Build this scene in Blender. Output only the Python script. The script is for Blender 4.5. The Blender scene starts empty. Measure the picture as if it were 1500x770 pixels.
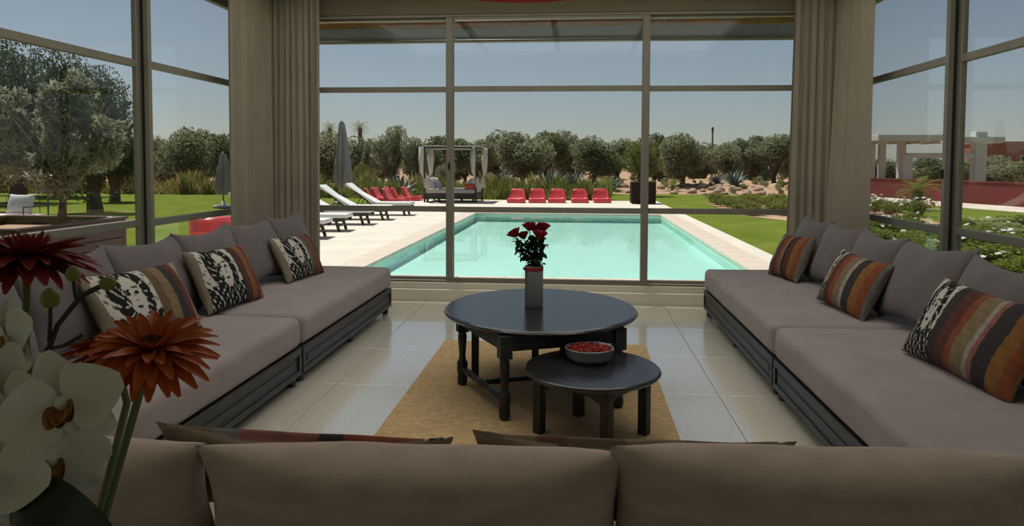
import bpy, bmesh, math, random
import numpy as np
from mathutils import Vector, Matrix
R = math.radians
ORD = ('first', 'second', 'third', 'fourth', 'fifth', 'sixth')
PI = math.pi
random.seed(7); np.random.seed(7)
S = bpy.context.scene
C = S.collection

# ------------------------------------------------------------------ camera
FPX, YAW, PITCH, ROLL, CY, EYE = 1087.37, .0875, .0495, .004, 293.55, 1.5
cd = bpy.data.cameras.new('camera'); cam = bpy.data.objects.new('camera', cd); C.objects.link(cam)
cd.sensor_fit = 'HORIZONTAL'; cd.sensor_width = 36; cd.lens = FPX/1500*36
cd.shift_y = (CY-385)/1500; cd.clip_start = .05; cd.clip_end = 600
Fv = Vector((-math.sin(YAW)*math.cos(PITCH), math.cos(YAW)*math.cos(PITCH), -math.sin(PITCH)))
Rv = Vector((math.cos(YAW), math.sin(YAW), 0)); Uv = Rv.cross(Fv)
Rr = Rv*math.cos(ROLL)+Uv*math.sin(ROLL); Ur = -Rv*math.sin(ROLL)+Uv*math.cos(ROLL)
M = Matrix((Rr, Ur, -Fv)).transposed().to_4x4(); M.translation = (0, 0, EYE)
cam.matrix_world = M
S.camera = cam
def ray(x, y): return Fv+Rr*((x-750)/FPX)-Ur*((y-CY)/FPX)
def gz(x, y, z=0.):                       # photo pixel -> point on the level z
    d = ray(x, y); return Vector((0, 0, EYE))+d*((z-EYE)/d.z)
def gy(x, y, Y):                          # photo pixel -> point on the upright plane Y
    d = ray(x, y); return Vector((0, 0, EYE))+d*(Y/d.y)

# ------------------------------------------------------------------ world, sun, exposure
SUN_EL, SUN_AZ = R(62), R(-40)            # azimuth from +Y, negative = towards -X
W = bpy.data.worlds.new('world'); S.world = W; W.use_nodes = True
nt = W.node_tree; bg = nt.nodes['Background']
sky = nt.nodes.new('ShaderNodeTexSky'); sky.sky_type = 'NISHITA'; sky.sun_disc = False
sky.sun_elevation = SUN_EL; sky.sun_rotation = SUN_AZ
sky.air_density = 1.0; sky.dust_density = .5; sky.ozone_density = 1.2; sky.altitude = 400
hs = nt.nodes.new('ShaderNodeHueSaturation'); hs.inputs['Saturation'].default_value = .68
nt.links.new(sky.outputs[0], hs.inputs['Color']); nt.links.new(hs.outputs[0], bg.inputs['Color'])
bg.inputs['Strength'].default_value = .050
sd = bpy.data.lights.new('sun', 'SUN'); sun = bpy.data.objects.new('sun', sd); C.objects.link(sun)
sd.energy = 4.2; sd.angle = R(.6); sd.color = (1, .95, .86)
sdir = Vector((math.sin(SUN_AZ)*math.cos(SUN_EL), math.cos(SUN_AZ)*math.cos(SUN_EL), math.sin(SUN_EL)))
sun.rotation_euler = sdir.to_track_quat('Z', 'Y').to_euler()
S.view_settings.view_transform = 'Standard'; S.view_settings.look = 'None'
S.view_settings.exposure = .35; S.view_settings.gamma = 1; S.view_settings.use_curve_mapping = False

# ------------------------------------------------------------------ materials
MATS = {}
def mat(name, col, rough=.6, metal=0., var=.0, vscale=8., bump=0., bscale=60., spec=.5, col2=None, stretch=None, detail=4., sheen=0., coat=0.):
    if name in MATS: return MATS[name]
    m = bpy.data.materials.new(name); m.use_nodes = True; n = m.node_tree.nodes; l = m.node_tree.links
    p = n['Principled BSDF']; p.inputs['Roughness'].default_value = rough; p.inputs['Metallic'].default_value = metal
    p.inputs['Specular IOR Level'].default_value = spec
    p.inputs['Sheen Weight'].default_value = sheen; p.inputs['Coat Weight'].default_value = coat
    p.inputs['Base Color'].default_value = (*col, 1)
    tc = n.new('ShaderNodeTexCoord'); src = tc.outputs['Object']
    if stretch:
        mp = n.new('ShaderNodeMapping'); mp.inputs['Scale'].default_value = stretch; l.new(src, mp.inputs['Vector']); src = mp.outputs[0]
    if var > 0 or col2:
        t = n.new('ShaderNodeTexNoise'); t.inputs['Scale'].default_value = vscale; t.inputs['Detail'].default_value = detail
        l.new(src, t.inputs['Vector'])
        r = n.new('ShaderNodeValToRGB'); r.color_ramp.elements[0].position = .32; r.color_ramp.elements[1].position = .68
        c2 = col2 or tuple(min(1, c*(1+var)) for c in col); c1 = col if col2 else tuple(c*(1-var) for c in col)
        r.color_ramp.elements[0].color = (*c1, 1); r.color_ramp.elements[1].color = (*c2, 1)
        l.new(t.outputs['Fac'], r.inputs['Fac']); l.new(r.outputs[0], p.inputs['Base Color'])
    if bump > 0:
        t2 = n.new('ShaderNodeTexNoise'); t2.inputs['Scale'].default_value = bscale; t2.inputs['Detail'].default_value = 3; l.new(src, t2.inputs['Vector'])
        b = n.new('ShaderNodeBump'); b.inputs['Strength'].default_value = bump; b.inputs['Distance'].default_value = .01
        l.new(t2.outputs['Fac'], b.inputs['Height']); l.new(b.outputs[0], p.inputs['Normal'])
    MATS[name] = m; return m
def leafmat(name, c1, c2, trans=.35, scale=1.5):
    m = bpy.data.materials.new(name); m.use_nodes = True; n = m.node_tree.nodes; l = m.node_tree.links
    p = n['Principled BSDF']; p.inputs['Roughness'].default_value = .7; p.inputs['Specular IOR Level'].default_value = .08
    g = n.new('ShaderNodeNewGeometry'); r = n.new('ShaderNodeValToRGB')
    r.color_ramp.elements[0].color = (*c1, 1); r.color_ramp.elements[1].color = (*c2, 1)
    l.new(g.outputs['Random Per Island'], r.inputs['Fac']); l.new(r.outputs[0], p.inputs['Base Color'])
    t = n.new('ShaderNodeBsdfTranslucent'); l.new(r.outputs[0], t.inputs['Color'])
    mx = n.new('ShaderNodeMixShader'); mx.inputs[0].default_value = trans
    l.new(p.outputs[0], mx.inputs[1]); l.new(t.outputs[0], mx.inputs[2]); l.new(mx.outputs[0], n['Material Output'].inputs[0])
    MATS[name] = m; return m
def glassmat(name, tint, ior=1.45, rough=0., bump=0., bscale=6., stretch=(1, 1, 1), gain=1.):
    m = bpy.data.materials.new(name); m.use_nodes = True; n = m.node_tree.nodes; l = m.node_tree.links
    n.remove(n['Principled BSDF'])
    t = n.new('ShaderNodeBsdfTransparent'); t.inputs[0].default_value = (*tint, 1)
    g = n.new('ShaderNodeBsdfGlossy'); g.inputs['Roughness'].default_value = rough
    lw = n.new('ShaderNodeLayerWeight'); lw.inputs['Blend'].default_value = .5
    pw = n.new('ShaderNodeMath'); pw.operation = 'POWER'; pw.inputs[1].default_value = 5; l.new(lw.outputs['Facing'], pw.inputs[0])
    f = n.new('ShaderNodeMath'); f.operation = 'MULTIPLY_ADD'; f0 = ((ior-1)/(ior+1))**2
    f.inputs[1].default_value = (1-f0)*gain; f.inputs[2].default_value = f0; l.new(pw.outputs[0], f.inputs[0])
    mx = n.new('ShaderNodeMixShader'); l.new(f.outputs[0], mx.inputs[0]); l.new(t.outputs[0], mx.inputs[1]); l.new(g.outputs[0], mx.inputs[2])
    l.new(mx.outputs[0], n['Material Output'].inputs[0])
    if bump:
        tc = n.new('ShaderNodeTexCoord'); mp = n.new('ShaderNodeMapping'); mp.inputs['Scale'].default_value = stretch; l.new(tc.outputs['Object'], mp.inputs[0])
        w = n.new('ShaderNodeTexNoise'); w.inputs['Scale'].default_value = bscale; w.inputs['Detail'].default_value = 2; l.new(mp.outputs[0], w.inputs['Vector'])
        b = n.new('ShaderNodeBump'); b.inputs['Strength'].default_value = bump; b.inputs['Distance'].default_value = .02; l.new(w.outputs['Fac'], b.inputs['Height'])
        l.new(b.outputs[0], g.inputs['Normal']); l.new(b.outputs[0], lw.inputs['Normal'])
    MATS[name] = m; return m
def clothmat(name, col, trans=.35, var=.06):
    m = mat(name, col, .9, var=var, vscale=3, spec=.1); n = m.node_tree.nodes; l = m.node_tree.links
    t = n.new('ShaderNodeBsdfTranslucent'); t.inputs[0].default_value = (*col, 1)
    mx = n.new('ShaderNodeMixShader'); mx.inputs[0].default_value = trans
    l.new(n['Principled BSDF'].outputs[0], mx.inputs[1]); l.new(t.outputs[0], mx.inputs[2]); l.new(mx.outputs[0], n['Material Output'].inputs[0])
    return m
def printmat(name):                        # flat print woven into a fabric, colours per vertex
    m = bpy.data.materials.new(name); m.use_nodes = True; n = m.node_tree.nodes; l = m.node_tree.links
    p = n['Principled BSDF']; p.inputs['Roughness'].default_value = .9; p.inputs['Specular IOR Level'].default_value = .15
    a = n.new('ShaderNodeAttribute'); a.attribute_name = 'print'; l.new(a.outputs['Color'], p.inputs['Base Color'])
    MATS[name] = m; return m

m_tile = mat('terrazzo_tile', (.72, .665, .54), .15, var=.0, col2=(.84, .79, .67), vscale=38, detail=8, bump=.03, bscale=9, spec=.9, coat=1.)
m_tile.node_tree.nodes['Principled BSDF'].inputs['Coat IOR'].default_value = 1.8; m_tile.node_tree.nodes['Principled BSDF'].inputs['Coat Roughness'].default_value = .12
m_grout = mat('grout', (.10, .09, .075), .95, spec=0)
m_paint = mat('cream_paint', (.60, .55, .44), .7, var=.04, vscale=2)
m_ceil = mat('ceiling_paint', (.75, .72, .64), .8, var=.03, vscale=1.5)
m_added_opal = bpy.data.materials.new('added_opal_roof_glass'); m_added_opal.use_nodes = True  # for the added, unseen roof panes that let extra daylight into the room
_n = m_added_opal.node_tree.nodes; _t = _n.new('ShaderNodeBsdfTranslucent'); _t.inputs[0].default_value = (.90, .90, .86, 1); m_added_opal.node_tree.links.new(_t.outputs[0], _n['Material Output'].inputs[0])
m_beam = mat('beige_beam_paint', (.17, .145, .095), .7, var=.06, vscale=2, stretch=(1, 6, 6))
m_frame = mat('champagne_aluminium', (.21, .19, .15), .42, metal=.15, var=.05, vscale=5)
m_gasket = mat('black_gasket', (.015, .015, .015), .6)
m_glass = glassmat('window_glass', (.93, .95, .95), 1.33)
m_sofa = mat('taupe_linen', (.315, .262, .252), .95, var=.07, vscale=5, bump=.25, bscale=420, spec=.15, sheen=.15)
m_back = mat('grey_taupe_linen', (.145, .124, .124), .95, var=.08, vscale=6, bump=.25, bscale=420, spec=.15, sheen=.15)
m_near = mat('brown_linen', (.44, .335, .275), .95, var=.12, vscale=7, bump=.35, bscale=260, spec=.12, sheen=.1, stretch=(1, 1, 3))
m_dark = mat('dark_stained_wood', (.020, .0185, .017), .45, var=.35, vscale=3, bump=.08, bscale=24, stretch=(1, 8, 8))
m_top = mat('dark_table_top_wood', (.020, .018, .018), .22, var=.5, vscale=2.2, bump=.12, bscale=5, stretch=(2, 7, 7), spec=.8)
m_rug = mat('jute_rug', (.64, .445, .235), 1., var=.22, vscale=26, bump=.9, bscale=90, spec=.05, stretch=(1, 2.4, 1))
m_curt = clothmat('curtain_linen', (.33, .285, .225), .25)
m_red = mat('red_plastic', (.78, .075, .085), .3, var=.05, vscale=3, coat=.3)
m_redshade = clothmat('red_lamp_fabric', (.50, .02, .045), .3)
m_white = mat('white_canvas', (.82, .82, .80), .85, var=.04, vscale=4)
m_wickerd = mat('dark_wicker', (.040, .022, .016), .8, var=.3, vscale=40, bump=.5, bscale=60, spec=.1)
m_teak = mat('dark_teak', (.035, .026, .02), .55, var=.3, vscale=6, stretch=(1, 6, 6))
m_deck = mat('travertine_deck', (.70, .63, .53), .75, var=.07, vscale=1.2, bump=.1, bscale=14)
m_cope = mat('pool_coping_stone', (.66, .55, .45), .6, var=.10, vscale=2.5, bump=.1, bscale=20)
m_pool = mat('pool_plaster', (.60, .88, .79), .7, var=.04, vscale=1)
m_water = glassmat('pool_water', (.86, .98, .95), 1.33, .0, .10, 2.2, (1, .5, 1), .72)
m_lawn = mat('lawn_turf', (.115, .155, .022), .95, col2=(.175, .205, .04), vscale=.9, detail=10, bump=1., bscale=40, spec=0.)
m_soil = mat('dry_earth', (.36, .22, .14), 1., col2=(.50, .34, .235), vscale=.6, detail=8, bump=.6, bscale=4, spec=0.)
m_path = mat('pale_gravel_path', (.66, .57, .47), .9, var=.06, vscale=3)
m_redwall = mat('red_garden_wall', (.155, .02, .017), .8, var=.1, vscale=1)
m_concrete = mat('white_rendered_concrete', (.55, .56, .56), .8, var=.05, vscale=1)
m_clay = mat('red_clay_render', (.26, .10, .065), .85, var=.1, vscale=.6)
m_bark = mat('olive_bark', (.115, .085, .06), .95, var=.35, vscale=9, bump=.8, bscale=25, stretch=(1, 1, .3))
m_plank = mat('planter_plank', (.085, .040, .03), .6, var=.25, vscale=4, bump=.15, bscale=25, stretch=(1.2, 9, 9))
m_rock = mat('garden_stone', (.40, .28, .20), .95, var=.25, vscale=6, bump=.5, bscale=14)
m_awn = clothmat('awning_fabric', (.24, .235, .24), .2)
m_reed = mat('brown_awning_roller', (.26, .13, .035), .7, var=.2, vscale=9)
m_agave = mat('agave_leaf', (.13, .18, .17), .5, var=.2, vscale=5)
m_parasol = clothmat('parasol_fabric', (.36, .32, .36), .15)
m_ceramic = mat('grey_ceramic', (.24, .235, .23), .4, var=.05, vscale=9)
m_zinc = mat('zinc_bowl', (.33, .34, .35), .32, metal=.5, var=.1, vscale=10)
m_rose = mat('rose_petal', (.34, .010, .025), .6, var=.25, vscale=14)
m_ribbon = mat('red_ribbon', (.40, .03, .05), .45)
m_greenl = leafmat('rose_leaf', (.012, .026, .009), (.035, .058, .02), .2)
m_ger = mat('gerbera_petal_orange', (.50, .085, .012), .6, var=.25, vscale=22, stretch=(1, 8, 1))
m_gerd = mat('gerbera_petal_red', (.28, .018, .012), .6, var=.25, vscale=22)
m_gerc = mat('gerbera_centre', (.08, .018, .006), .9, bump=1., bscale=160)
m_gstem = mat('gerbera_stem', (.11, .12, .04), .6, var=.15, vscale=14)
m_orch = mat('orchid_petal', (.66, .62, .55), .6, var=.05, vscale=12, sheen=.1)
m_lip = mat('orchid_lip', (.42, .24, .03), .6, col2=(.25, .03, .02), vscale=40)
m_ostem = mat('orchid_stem', (.035, .030, .022), .6, var=.2, vscale=15)
m_bud = mat('orchid_bud', (.20, .19, .035), .6, var=.2, vscale=30)
m_leafd = mat('orchid_leaf', (.012, .020, .008), .4, var=.2, vscale=8)
m_print = printmat('printed_cushion_fabric')
m_olive = leafmat('olive_leaves', (.18, .19, .105), (.36, .37, .23), .5)
m_olive2 = leafmat('olive_leaves_dark', (.13, .15, .075), (.28, .30, .17), .5)
m_olive3 = leafmat('olive_leaves_silver', (.20, .205, .13), (.50, .50, .37), .4)
m_lime = leafmat('yellow_green_leaves', (.13, .145, .04), (.27, .28, .10), .4)
m_grassy = leafmat('tall_dry_grass', (.20, .19, .05), (.45, .38, .15), .45)
m_grassg = leafmat('tall_green_grass', (.13, .16, .035), (.30, .31, .085), .45)
m_shrub = leafmat('flower_bed_leaves', (.13, .17, .03), (.30, .34, .08), .45)
m_deep = leafmat('deep_green_leaves', (.055, .070, .032), (.12, .14, .065), .4)
m_petal = mat('white_blossom', (.85, .85, .82), .7)

# ------------------------------------------------------------------ helpers
def obj(name, me, parent=None, m=None, smooth=False):
    o = bpy.data.objects.new(name, me); C.objects.link(o)
    if m and not me.materials: me.materials.append(m)
    if smooth: me.shade_smooth()
    if parent: o.parent = parent
    return o
def mesh(name, v, f):
    me = bpy.data.meshes.new(name); me.from_pydata([tuple(q) for q in v], [], f); me.update(); return me
def mk(name, v, f, m, parent=None, smooth=False): return obj(name, mesh(name, v, f), parent, m, smooth)
def tag(o, label, cat, group=None):
    o['label'] = label; o['category'] = cat
    if group: o['group'] = group
    return o
def struct(o): o['kind'] = 'structure'; return o
def stuff(o): o['kind'] = 'stuff'; return o
def thing(name, label, cat, loc=(0, 0, 0), rz=0., group=None):
    o = bpy.data.objects.new(name, None); C.objects.link(o); o.empty_display_size = .1
    o.location = loc; o.rotation_euler = (0, 0, rz); return tag(o, label, cat, group)
def group_root(name, loc=(0, 0, 0)):
    o = bpy.data.objects.new(name, None); C.objects.link(o); o.location = loc; return struct(o)
def clone(o, parent=None, loc=None, rz=None, scale=None, label=None):
    c = o.copy(); C.objects.link(c)
    if parent: c.parent = parent
    if loc is not None: c.location = loc
    if rz is not None: c.rotation_euler = (0, 0, rz)
    if scale is not None: c.scale = scale
    if label: c['label'] = label
    for ch in [k for k in o.children]: clone(ch, c)
    return c
def box_mesh(name, x0, x1, y0, y1, z0, z1, bev=0., seg=2):
    bm = bmesh.new(); bmesh.ops.create_cube(bm, size=1)
    for v in bm.verts:
        v.co = Vector(((x0+x1)/2+v.co.x*(x1-x0), (y0+y1)/2+v.co.y*(y1-y0), (z0+z1)/2+v.co.z*(z1-z0)))
    if bev > 0: bmesh.ops.bevel(bm, geom=bm.edges[:], offset=bev, segments=seg, profile=.5, affect='EDGES')
    me = bpy.data.meshes.new(name); bm.to_mesh(me); bm.free(); return me
def box(name, x0, x1, y0, y1, z0, z1, m, parent=None, bev=0., seg=2):
    return obj(name, box_mesh(name, x0, x1, y0, y1, z0, z1, bev, seg), parent, m, bev > 0 and seg > 1)
def tube_vf(pts, rad, n=8, cap=True, base=0):
    pts = [Vector(p) for p in pts]; v = []; f = []
    if not hasattr(rad, '__len__'): rad = [rad]*len(pts)
    up = Vector((0, 0, 1)); prev = None
    for i, p in enumerate(pts):
        t = (pts[min(i+1, len(pts)-1)]-pts[max(i-1, 0)]).normalized()
        a = prev-t*prev.dot(t) if prev is not None else (up.cross(t) if abs(t.z) < .95 else Vector((1, 0, 0)).cross(t))
        a.normalize(); prev = a; b = t.cross(a)
        for k in range(n):
            th = 2*PI*k/n; v.append(p+(a*math.cos(th)+b*math.sin(th))*rad[i])
    for i in range(len(pts)-1):
        for k in range(n):
            q = base+i*n; f.append((q+k, q+(k+1) % n, q+n+(k+1) % n, q+n+k))
    if cap:
        f.append(tuple(base+k for k in range(n))[::-1]); f.append(tuple(base+(len(pts)-1)*n+k for k in range(n)))
    return v, f
def tube(name, pts, rad, m, parent=None, n=8, smooth=True):
    v, f = tube_vf(pts, rad, n); return mk(name, v, f, m, parent, smooth)
def lathe_vf(prof, n=24, base=0, c=(0, 0, 0), sx=1., sy=1.):
    v = []; f = []
    for r, z in prof:
        for k in range(n):
            th = 2*PI*k/n; v.append((c[0]+r*math.cos(th)*sx, c[1]+r*math.sin(th)*sy, c[2]+z))
    for i in range(len(prof)-1):
        for k in range(n):
            q = base+i*n; f.append((q+k, q+(k+1) % n, q+n+(k+1) % n, q+n+k))
    if prof[0][0] > 0: f.append(tuple(base+k for k in range(n))[::-1])
    if prof[-1][0] > 0: f.append(tuple(base+(len(prof)-1)*n+k for k in range(n)))
    return v, f
def lathe(name, prof, m, parent=None, n=24, c=(0, 0, 0), sx=1., sy=1., smooth=True):
    v, f = lathe_vf(prof, n, 0, c, sx, sy); o = mk(name, v, f, m, parent, smooth)
    return o
def prism(name, poly, y0, y1, m, parent=None, axis='y', smooth=False):
    n = len(poly); v = []
    for t in (y0, y1):
        for a, b in poly: v.append((a, t, b) if axis == 'y' else ((t, a, b) if axis == 'x' else (a, b, t)))
    f = [tuple(range(n)), tuple(range(2*n-1, n-1, -1))]+[(k, k+n, (k+1) % n+n, (k+1) % n) for k in range(n)]
    return mk(name, v, f, m, parent, smooth)
def bumpy(x, y, z, s=1.):
    return math.sin(x*5.1*s+1.3)*math.sin(y*4.3*s+.7)*.5+math.sin(x*11.3*s+z*7*s)*math.sin(z*9.1*s+y*6*s+2.1)*.3
def pillow_mesh(name, w, h, t, nu=30, nv=22, pinch=.07, wr=.008, seed=0., p=2.6, colour=None, sag=.0):
    """inflated cushion standing on z=0: width on X, height on Z, front = -Y; colour(u,v,front) prints it"""
    v = []; f = []; idx = {}
    for side in (0, 1):
        for j in range(nv+1):
            for i in range(nu+1):
                a = -1+2*i/nu; b = -1+2*j/nv
                a = math.sin(a*PI/2)*.55+a*.45; b = math.sin(b*PI/2)*.55+b*.45
                if side == 1 and (i in (0, nu) or j in (0, nv)): idx[(1, i, j)] = idx[(0, i, j)]; continue
                th = ((1-abs(a)**p)*(1-abs(b)**p))**.5*t/2
                x = w/2*a*(1-min(pinch, .055)*(1-b*b)*abs(a)**3); z = h/2*b*(1-pinch*1.2*(1-a*a)*abs(b)**3)
                n_ = bumpy(x*1.3+seed, z*1.7+seed*2, seed, 1.6)*wr*(1 if th > .01 else .4)
                crease = math.sin(a*14+b*5+seed)*max(0, abs(a)-.6)*.010
                y = (-1 if side == 0 else 1)*(th+n_+crease*(th > .01))
                z -= sag*(1-a*a)*max(0, b)
                idx[(side, i, j)] = len(v); v.append((x, y, z+h/2))
    for side in (0, 1):
        for j in range(nv):
            for i in range(nu):
                q = (idx[(side, i, j)], idx[(side, i+1, j)], idx[(side, i+1, j+1)], idx[(side, i, j+1)])
                f.append(q if side == 0 else q[::-1])
    me = mesh(name, v, f)
    if colour:
        ca = me.color_attributes.new('print', 'FLOAT_COLOR', 'POINT')
        for k, q in enumerate(v):
            u = q[0]/w+.5; vv = q[2]/h; ca.data[k].color = (*colour(u, vv, q[1] <= .0), 1)
    me.shade_smooth(); return me
def placed(o, loc, rz, lean=0., roll=0.):
    o.matrix_world = Matrix.Translation(loc) @ Matrix.Rotation(rz, 4, 'Z') @ Matrix.Rotation(-lean, 4, 'X') @ Matrix.Rotation(roll, 4, 'Y')
    return o

# ================================================================== ROOM
XL, XR, YF, YB, ZC = -3.50, 2.78, 8.01, -2.6, 3.42
fl = group_root('floor')
box('floor_bed', XL-.1, XR+.1, YB-.1, YF+.12, -.12, -.004, m_grout, fl)
TX, TY = .85, .97
x = -1.62-3*TX
tile_cache = {}
while x < XR:
    y = 3.9-7*TY
    while y < YF:
        a, b = max(x, XL), min(x+TX, XR); c, d = max(y, YB), min(y+TY, YF-.06)
        if b-a > .02 and d-c > .02:
            key = (round(b-a, 3), round(d-c, 3))
            if key not in tile_cache:
                tile_cache[key] = box_mesh('tile', .002, b-a-.002, .002, d-c-.002, -.02, 0, .0015, 1)
            o = obj('tile', tile_cache[key], fl, m_tile); o.location = (a, c, 0)
        y += TY
    x += TX
cl = group_root('ceiling')
KX0, KX1, KY0, KY1 = -2.9, 2.2, 2.7, 7.3                     # added opal roof light, out of view, put in to brighten the seating
for q in ((XL-.3, XR+.3, YB-.2, KY0), (XL-.3, XR+.3, KY1, YF+.15), (XL-.3, KX0, KY0, KY1), (KX1, XR+.3, KY0, KY1)): box('ceiling_panel', *q, ZC, ZC+.12, m_ceil, cl)
for k in range(4):
    for j in range(3):
        ax, bx_, ay, by_ = KX0+(KX1-KX0)*k/4, KX0+(KX1-KX0)*(k+1)/4, KY0+(KY1-KY0)*j/3, KY0+(KY1-KY0)*(j+1)/3
        mk('added_opal_pane', [(ax, ay, ZC+.09), (bx_, ay, ZC+.09), (bx_, by_, ZC+.09), (ax, by_, ZC+.09)], [(0, 1, 2, 3)], m_added_opal, cl)
for k in range(1, 4): xx = KX0+(KX1-KX0)*k/4; box('added_glazing_bar', xx-.03, xx+.03, KY0, KY1, ZC+.02, ZC+.12, m_ceil, cl)  # bars of the added roof light
for j in range(1, 3): yy = KY0+(KY1-KY0)*j/3; box('added_glazing_bar', KX0, KX1, yy-.03, yy+.03, ZC+.02, ZC+.085, m_ceil, cl)
struct(box('wall_back', XL-.3, XR+.3, YB-.2, YB, 0, ZC, m_paint))
wf = group_root('wall_far'); wl = group_root('wall_left'); wr_ = group_root('wall_right')
# low plinths, headers
box('plinth', XL, XR, YF-.05, YF+.12, -.02, .20, m_paint, wf, .006)
box('plinth_step', XL, XR, YF-.09, YF-.051, -.02, .13, m_paint, wf, .005)
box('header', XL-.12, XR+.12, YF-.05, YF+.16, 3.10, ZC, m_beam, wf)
box('plinth', XL-.14, XL+.03, YB, YF-.10, -.02, .20, m_paint, wl, .006)
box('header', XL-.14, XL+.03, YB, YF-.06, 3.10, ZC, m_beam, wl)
box('plinth', XR-.03, XR+.14, YB, YF-.10, -.02, .20, m_paint, wr_, .006)
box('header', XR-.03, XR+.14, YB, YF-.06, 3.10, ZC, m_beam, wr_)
for nm, xx in (('trim_1', XL-.06), ('trim_2', XR+.06)):
    struct(box(nm, xx-.08, xx+.08, YF-.04, YF+.10, .2, 3.1, m_paint))
struct(box('trim_3', XL+.04, XR-.04, YF-.22, YF-.19, 3.34, 3.38, m_frame))     # curtain rail

# window walls -------------------------------------------------------------
ZB, ZA, Z0, Z1 = 1.0, 2.304, .20, 3.10
def sash(root, u0, u1, off, face, st0=.045, st1=.045, light=False):
    """one glazed sash from u0 to u1; off = plane offset outward; face(u0,u1,d0,d1,z0,z1) -> box bounds"""
    d0, d1 = off-.022, off+.022
    def b(nm, a, c, z0, z1, m=m_frame, bev=.004, dd=(d0, d1)): box(nm, *face(a, c, *dd, z0, z1), m, root, bev, 1)
    b('stile', u0, u0+st0, Z0+.02, Z1-.02); b('stile', u1-st1, u1, Z0+.02, Z1-.02)
    b('bottom_rail', u0+st0, u1-st1, Z0+.02, .255); b('top_rail', u0+st0, u1-st1, 3.045, Z1-.02)
    b('transom', u0+st0, u1-st1, ZA-.03, ZA+.03); b('transom', u0+st0, u1-st1, ZB-.03, ZB+.03)
    for z0, z1 in ((.255, ZB-.03), (ZB+.03, ZA-.03), (ZA+.03, 3.045)):
        b('pane', u0+st0-.004, u1-st1+.004, z0-.004, z1+.004, m_glass, 0, (off-.004, off+.004))
w1 = group_root('window_1')
ff = lambda a, c, d0, d1, z0, z1: (a, c, YF+d0, YF+d1, z0, z1)
sash(w1, -3.48, -1.345, .045, ff); sash(w1, -1.425, .757, .0, ff, .075, .075); sash(w1, .68, 2.76, .045, ff)
box('track', XL, XR, YF-.035, YF+.09, .195, .222, m_frame, w1); box('head_frame', XL, XR, YF-.035, YF+.09, 3.075, 3.11, m_frame, w1)
for xx in (-1.388, ):
    lathe('latch', [(.0, 0), (.012, 0), (.012, .02), (0, .02)], m_gasket, w1, 10).matrix_world = Matrix.Translation((xx, YF-.022, 1.47)) @ Matrix.Rotation(PI/2, 4, 'X')
    box('latch_plate', xx-.012, xx+.012, YF-.03, YF-.0205, 1.43, 1.51, m_gasket, w1, .003, 1)
def side_window(nm, X, sgn, joints, latch):
    w = group_root(nm)
    fs = lambda a, c, d0, d1, z0, z1: (X+min(sgn*d0, sgn*d1), X+max(sgn*d0, sgn*d1), a, c, z0, z1)
    for k in range(len(joints)-1):
        sash(w, joints[k]-.02 if k else joints[k], joints[k+1]+.02, .085 if k % 2 else .012, fs, .05 if k % 2 == 0 else .085, .05 if k % 2 == 0 else .085)
    for j in joints[1:-1]:
        box('brush_seal', *fs(j-.012, j+.012, .036, .055, .22, 3.08), m_gasket, w)
    box('track', *fs(joints[0], joints[-1], -.02, .11, .195, .222), m_frame, w)
    box('head_frame', *fs(joints[0], joints[-1], -.02, .11, 3.075, 3.11), m_frame, w)
    if latch: box('latch', *fs(latch-.015, latch+.015, -.032, -.008, 1.40, 1.47), m_gasket, w, .004, 1)
side_window('window_2', XL-.02, -1, [-2.55, -.45, 1.66, 3.77, 5.87, 7.9], None)
side_window('window_3', XR+.02, 1, [-2.55, -.35, 1.76, 3.87, 5.95, 7.9], 5.96)

# curtains --------------------------------------------------------------------
def curtain(label, top, bot, folds, amp, seed, z1=3.33, z0=.02, bulge=0.):
    nu, nv = folds*10, 26; v = []; f = []
    rnd = random.Random(seed); ph = [rnd.uniform(-.7, .7) for _ in range(folds+2)]; am = [rnd.uniform(.55, 1.35) for _ in range(folds+2)]
    def lerp(P, s):
        s = min(max(s, 0), 1)*(len(P)-1); i = min(int(s), len(P)-2); t = s-i; return Vector(P[i]).lerp(Vector(P[i+1]), t)
    for j in range(nv+1):
        t = j/nv; e = t**1.3
        for i in range(nu+1):
            s = i/nu; p = lerp(top, s).lerp(lerp(bot, s), e); q = lerp(top, s+.02).lerp(lerp(bot, s+.02), e); q0 = lerp(top, s-.02).lerp(lerp(bot, s-.02), e)
            d = (q-q0).normalized(); n = Vector((-d.y, d.x))
            k = s*folds; fi = int(k); w = k-fi
            a_ = am[fi]*(1-w)+am[fi+1]*w; pp = ph[fi]*(1-w)+ph[fi+1]*w
            off = math.sin(2*PI*k+pp*t*1.5)*amp*a_*(.55+.45*t)+math.sin(4.7*PI*k+seed+2*t)*amp*.22+math.sin(3*t+k)*amp*.3
            p = p+n*off+d*math.sin(2*PI*k*2)*amp*.15
            v.append((p.x, p.y, z1+(z0-z1)*t))
    for j in range(nv):
        for i in range(nu):
            a = j*(nu+1)+i; f.append((a, a+1, a+nu+2, a+nu+1))
    r = thing('curtain', label, 'curtain')
    mk('drape', v, f, m_curt, r, True)
    hp = []; 
    v2, f2 = tube_vf([(*lerp(top, s/12), z1+.008) for s in range(13)], .012, 6)
    mk('heading_tape', v2, f2, m_curt, r, True)
    return r
curtain('beige curtain beside the pool window, in the corner behind the olive side sofa', [(-3.30, 7.80), (-2.75, 7.76)], [(-3.30, 7.78), (-2.74, 7.74)], 8, .035, 3)
curtain('full length beige curtain hanging against the garden window with the potted olive tree', [(-3.26, 6.78), (-3.28, 7.70)], [(-3.26, 6.78), (-3.26, 7.72)], 10, .03, 11)
curtain('bunched beige curtain beside the pool window, partly covered by a smooth curtain', [(2.16, 7.76), (2.70, 7.80)], [(2.12, 7.74), (2.70, 7.78)], 7, .04, 5)
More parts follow.
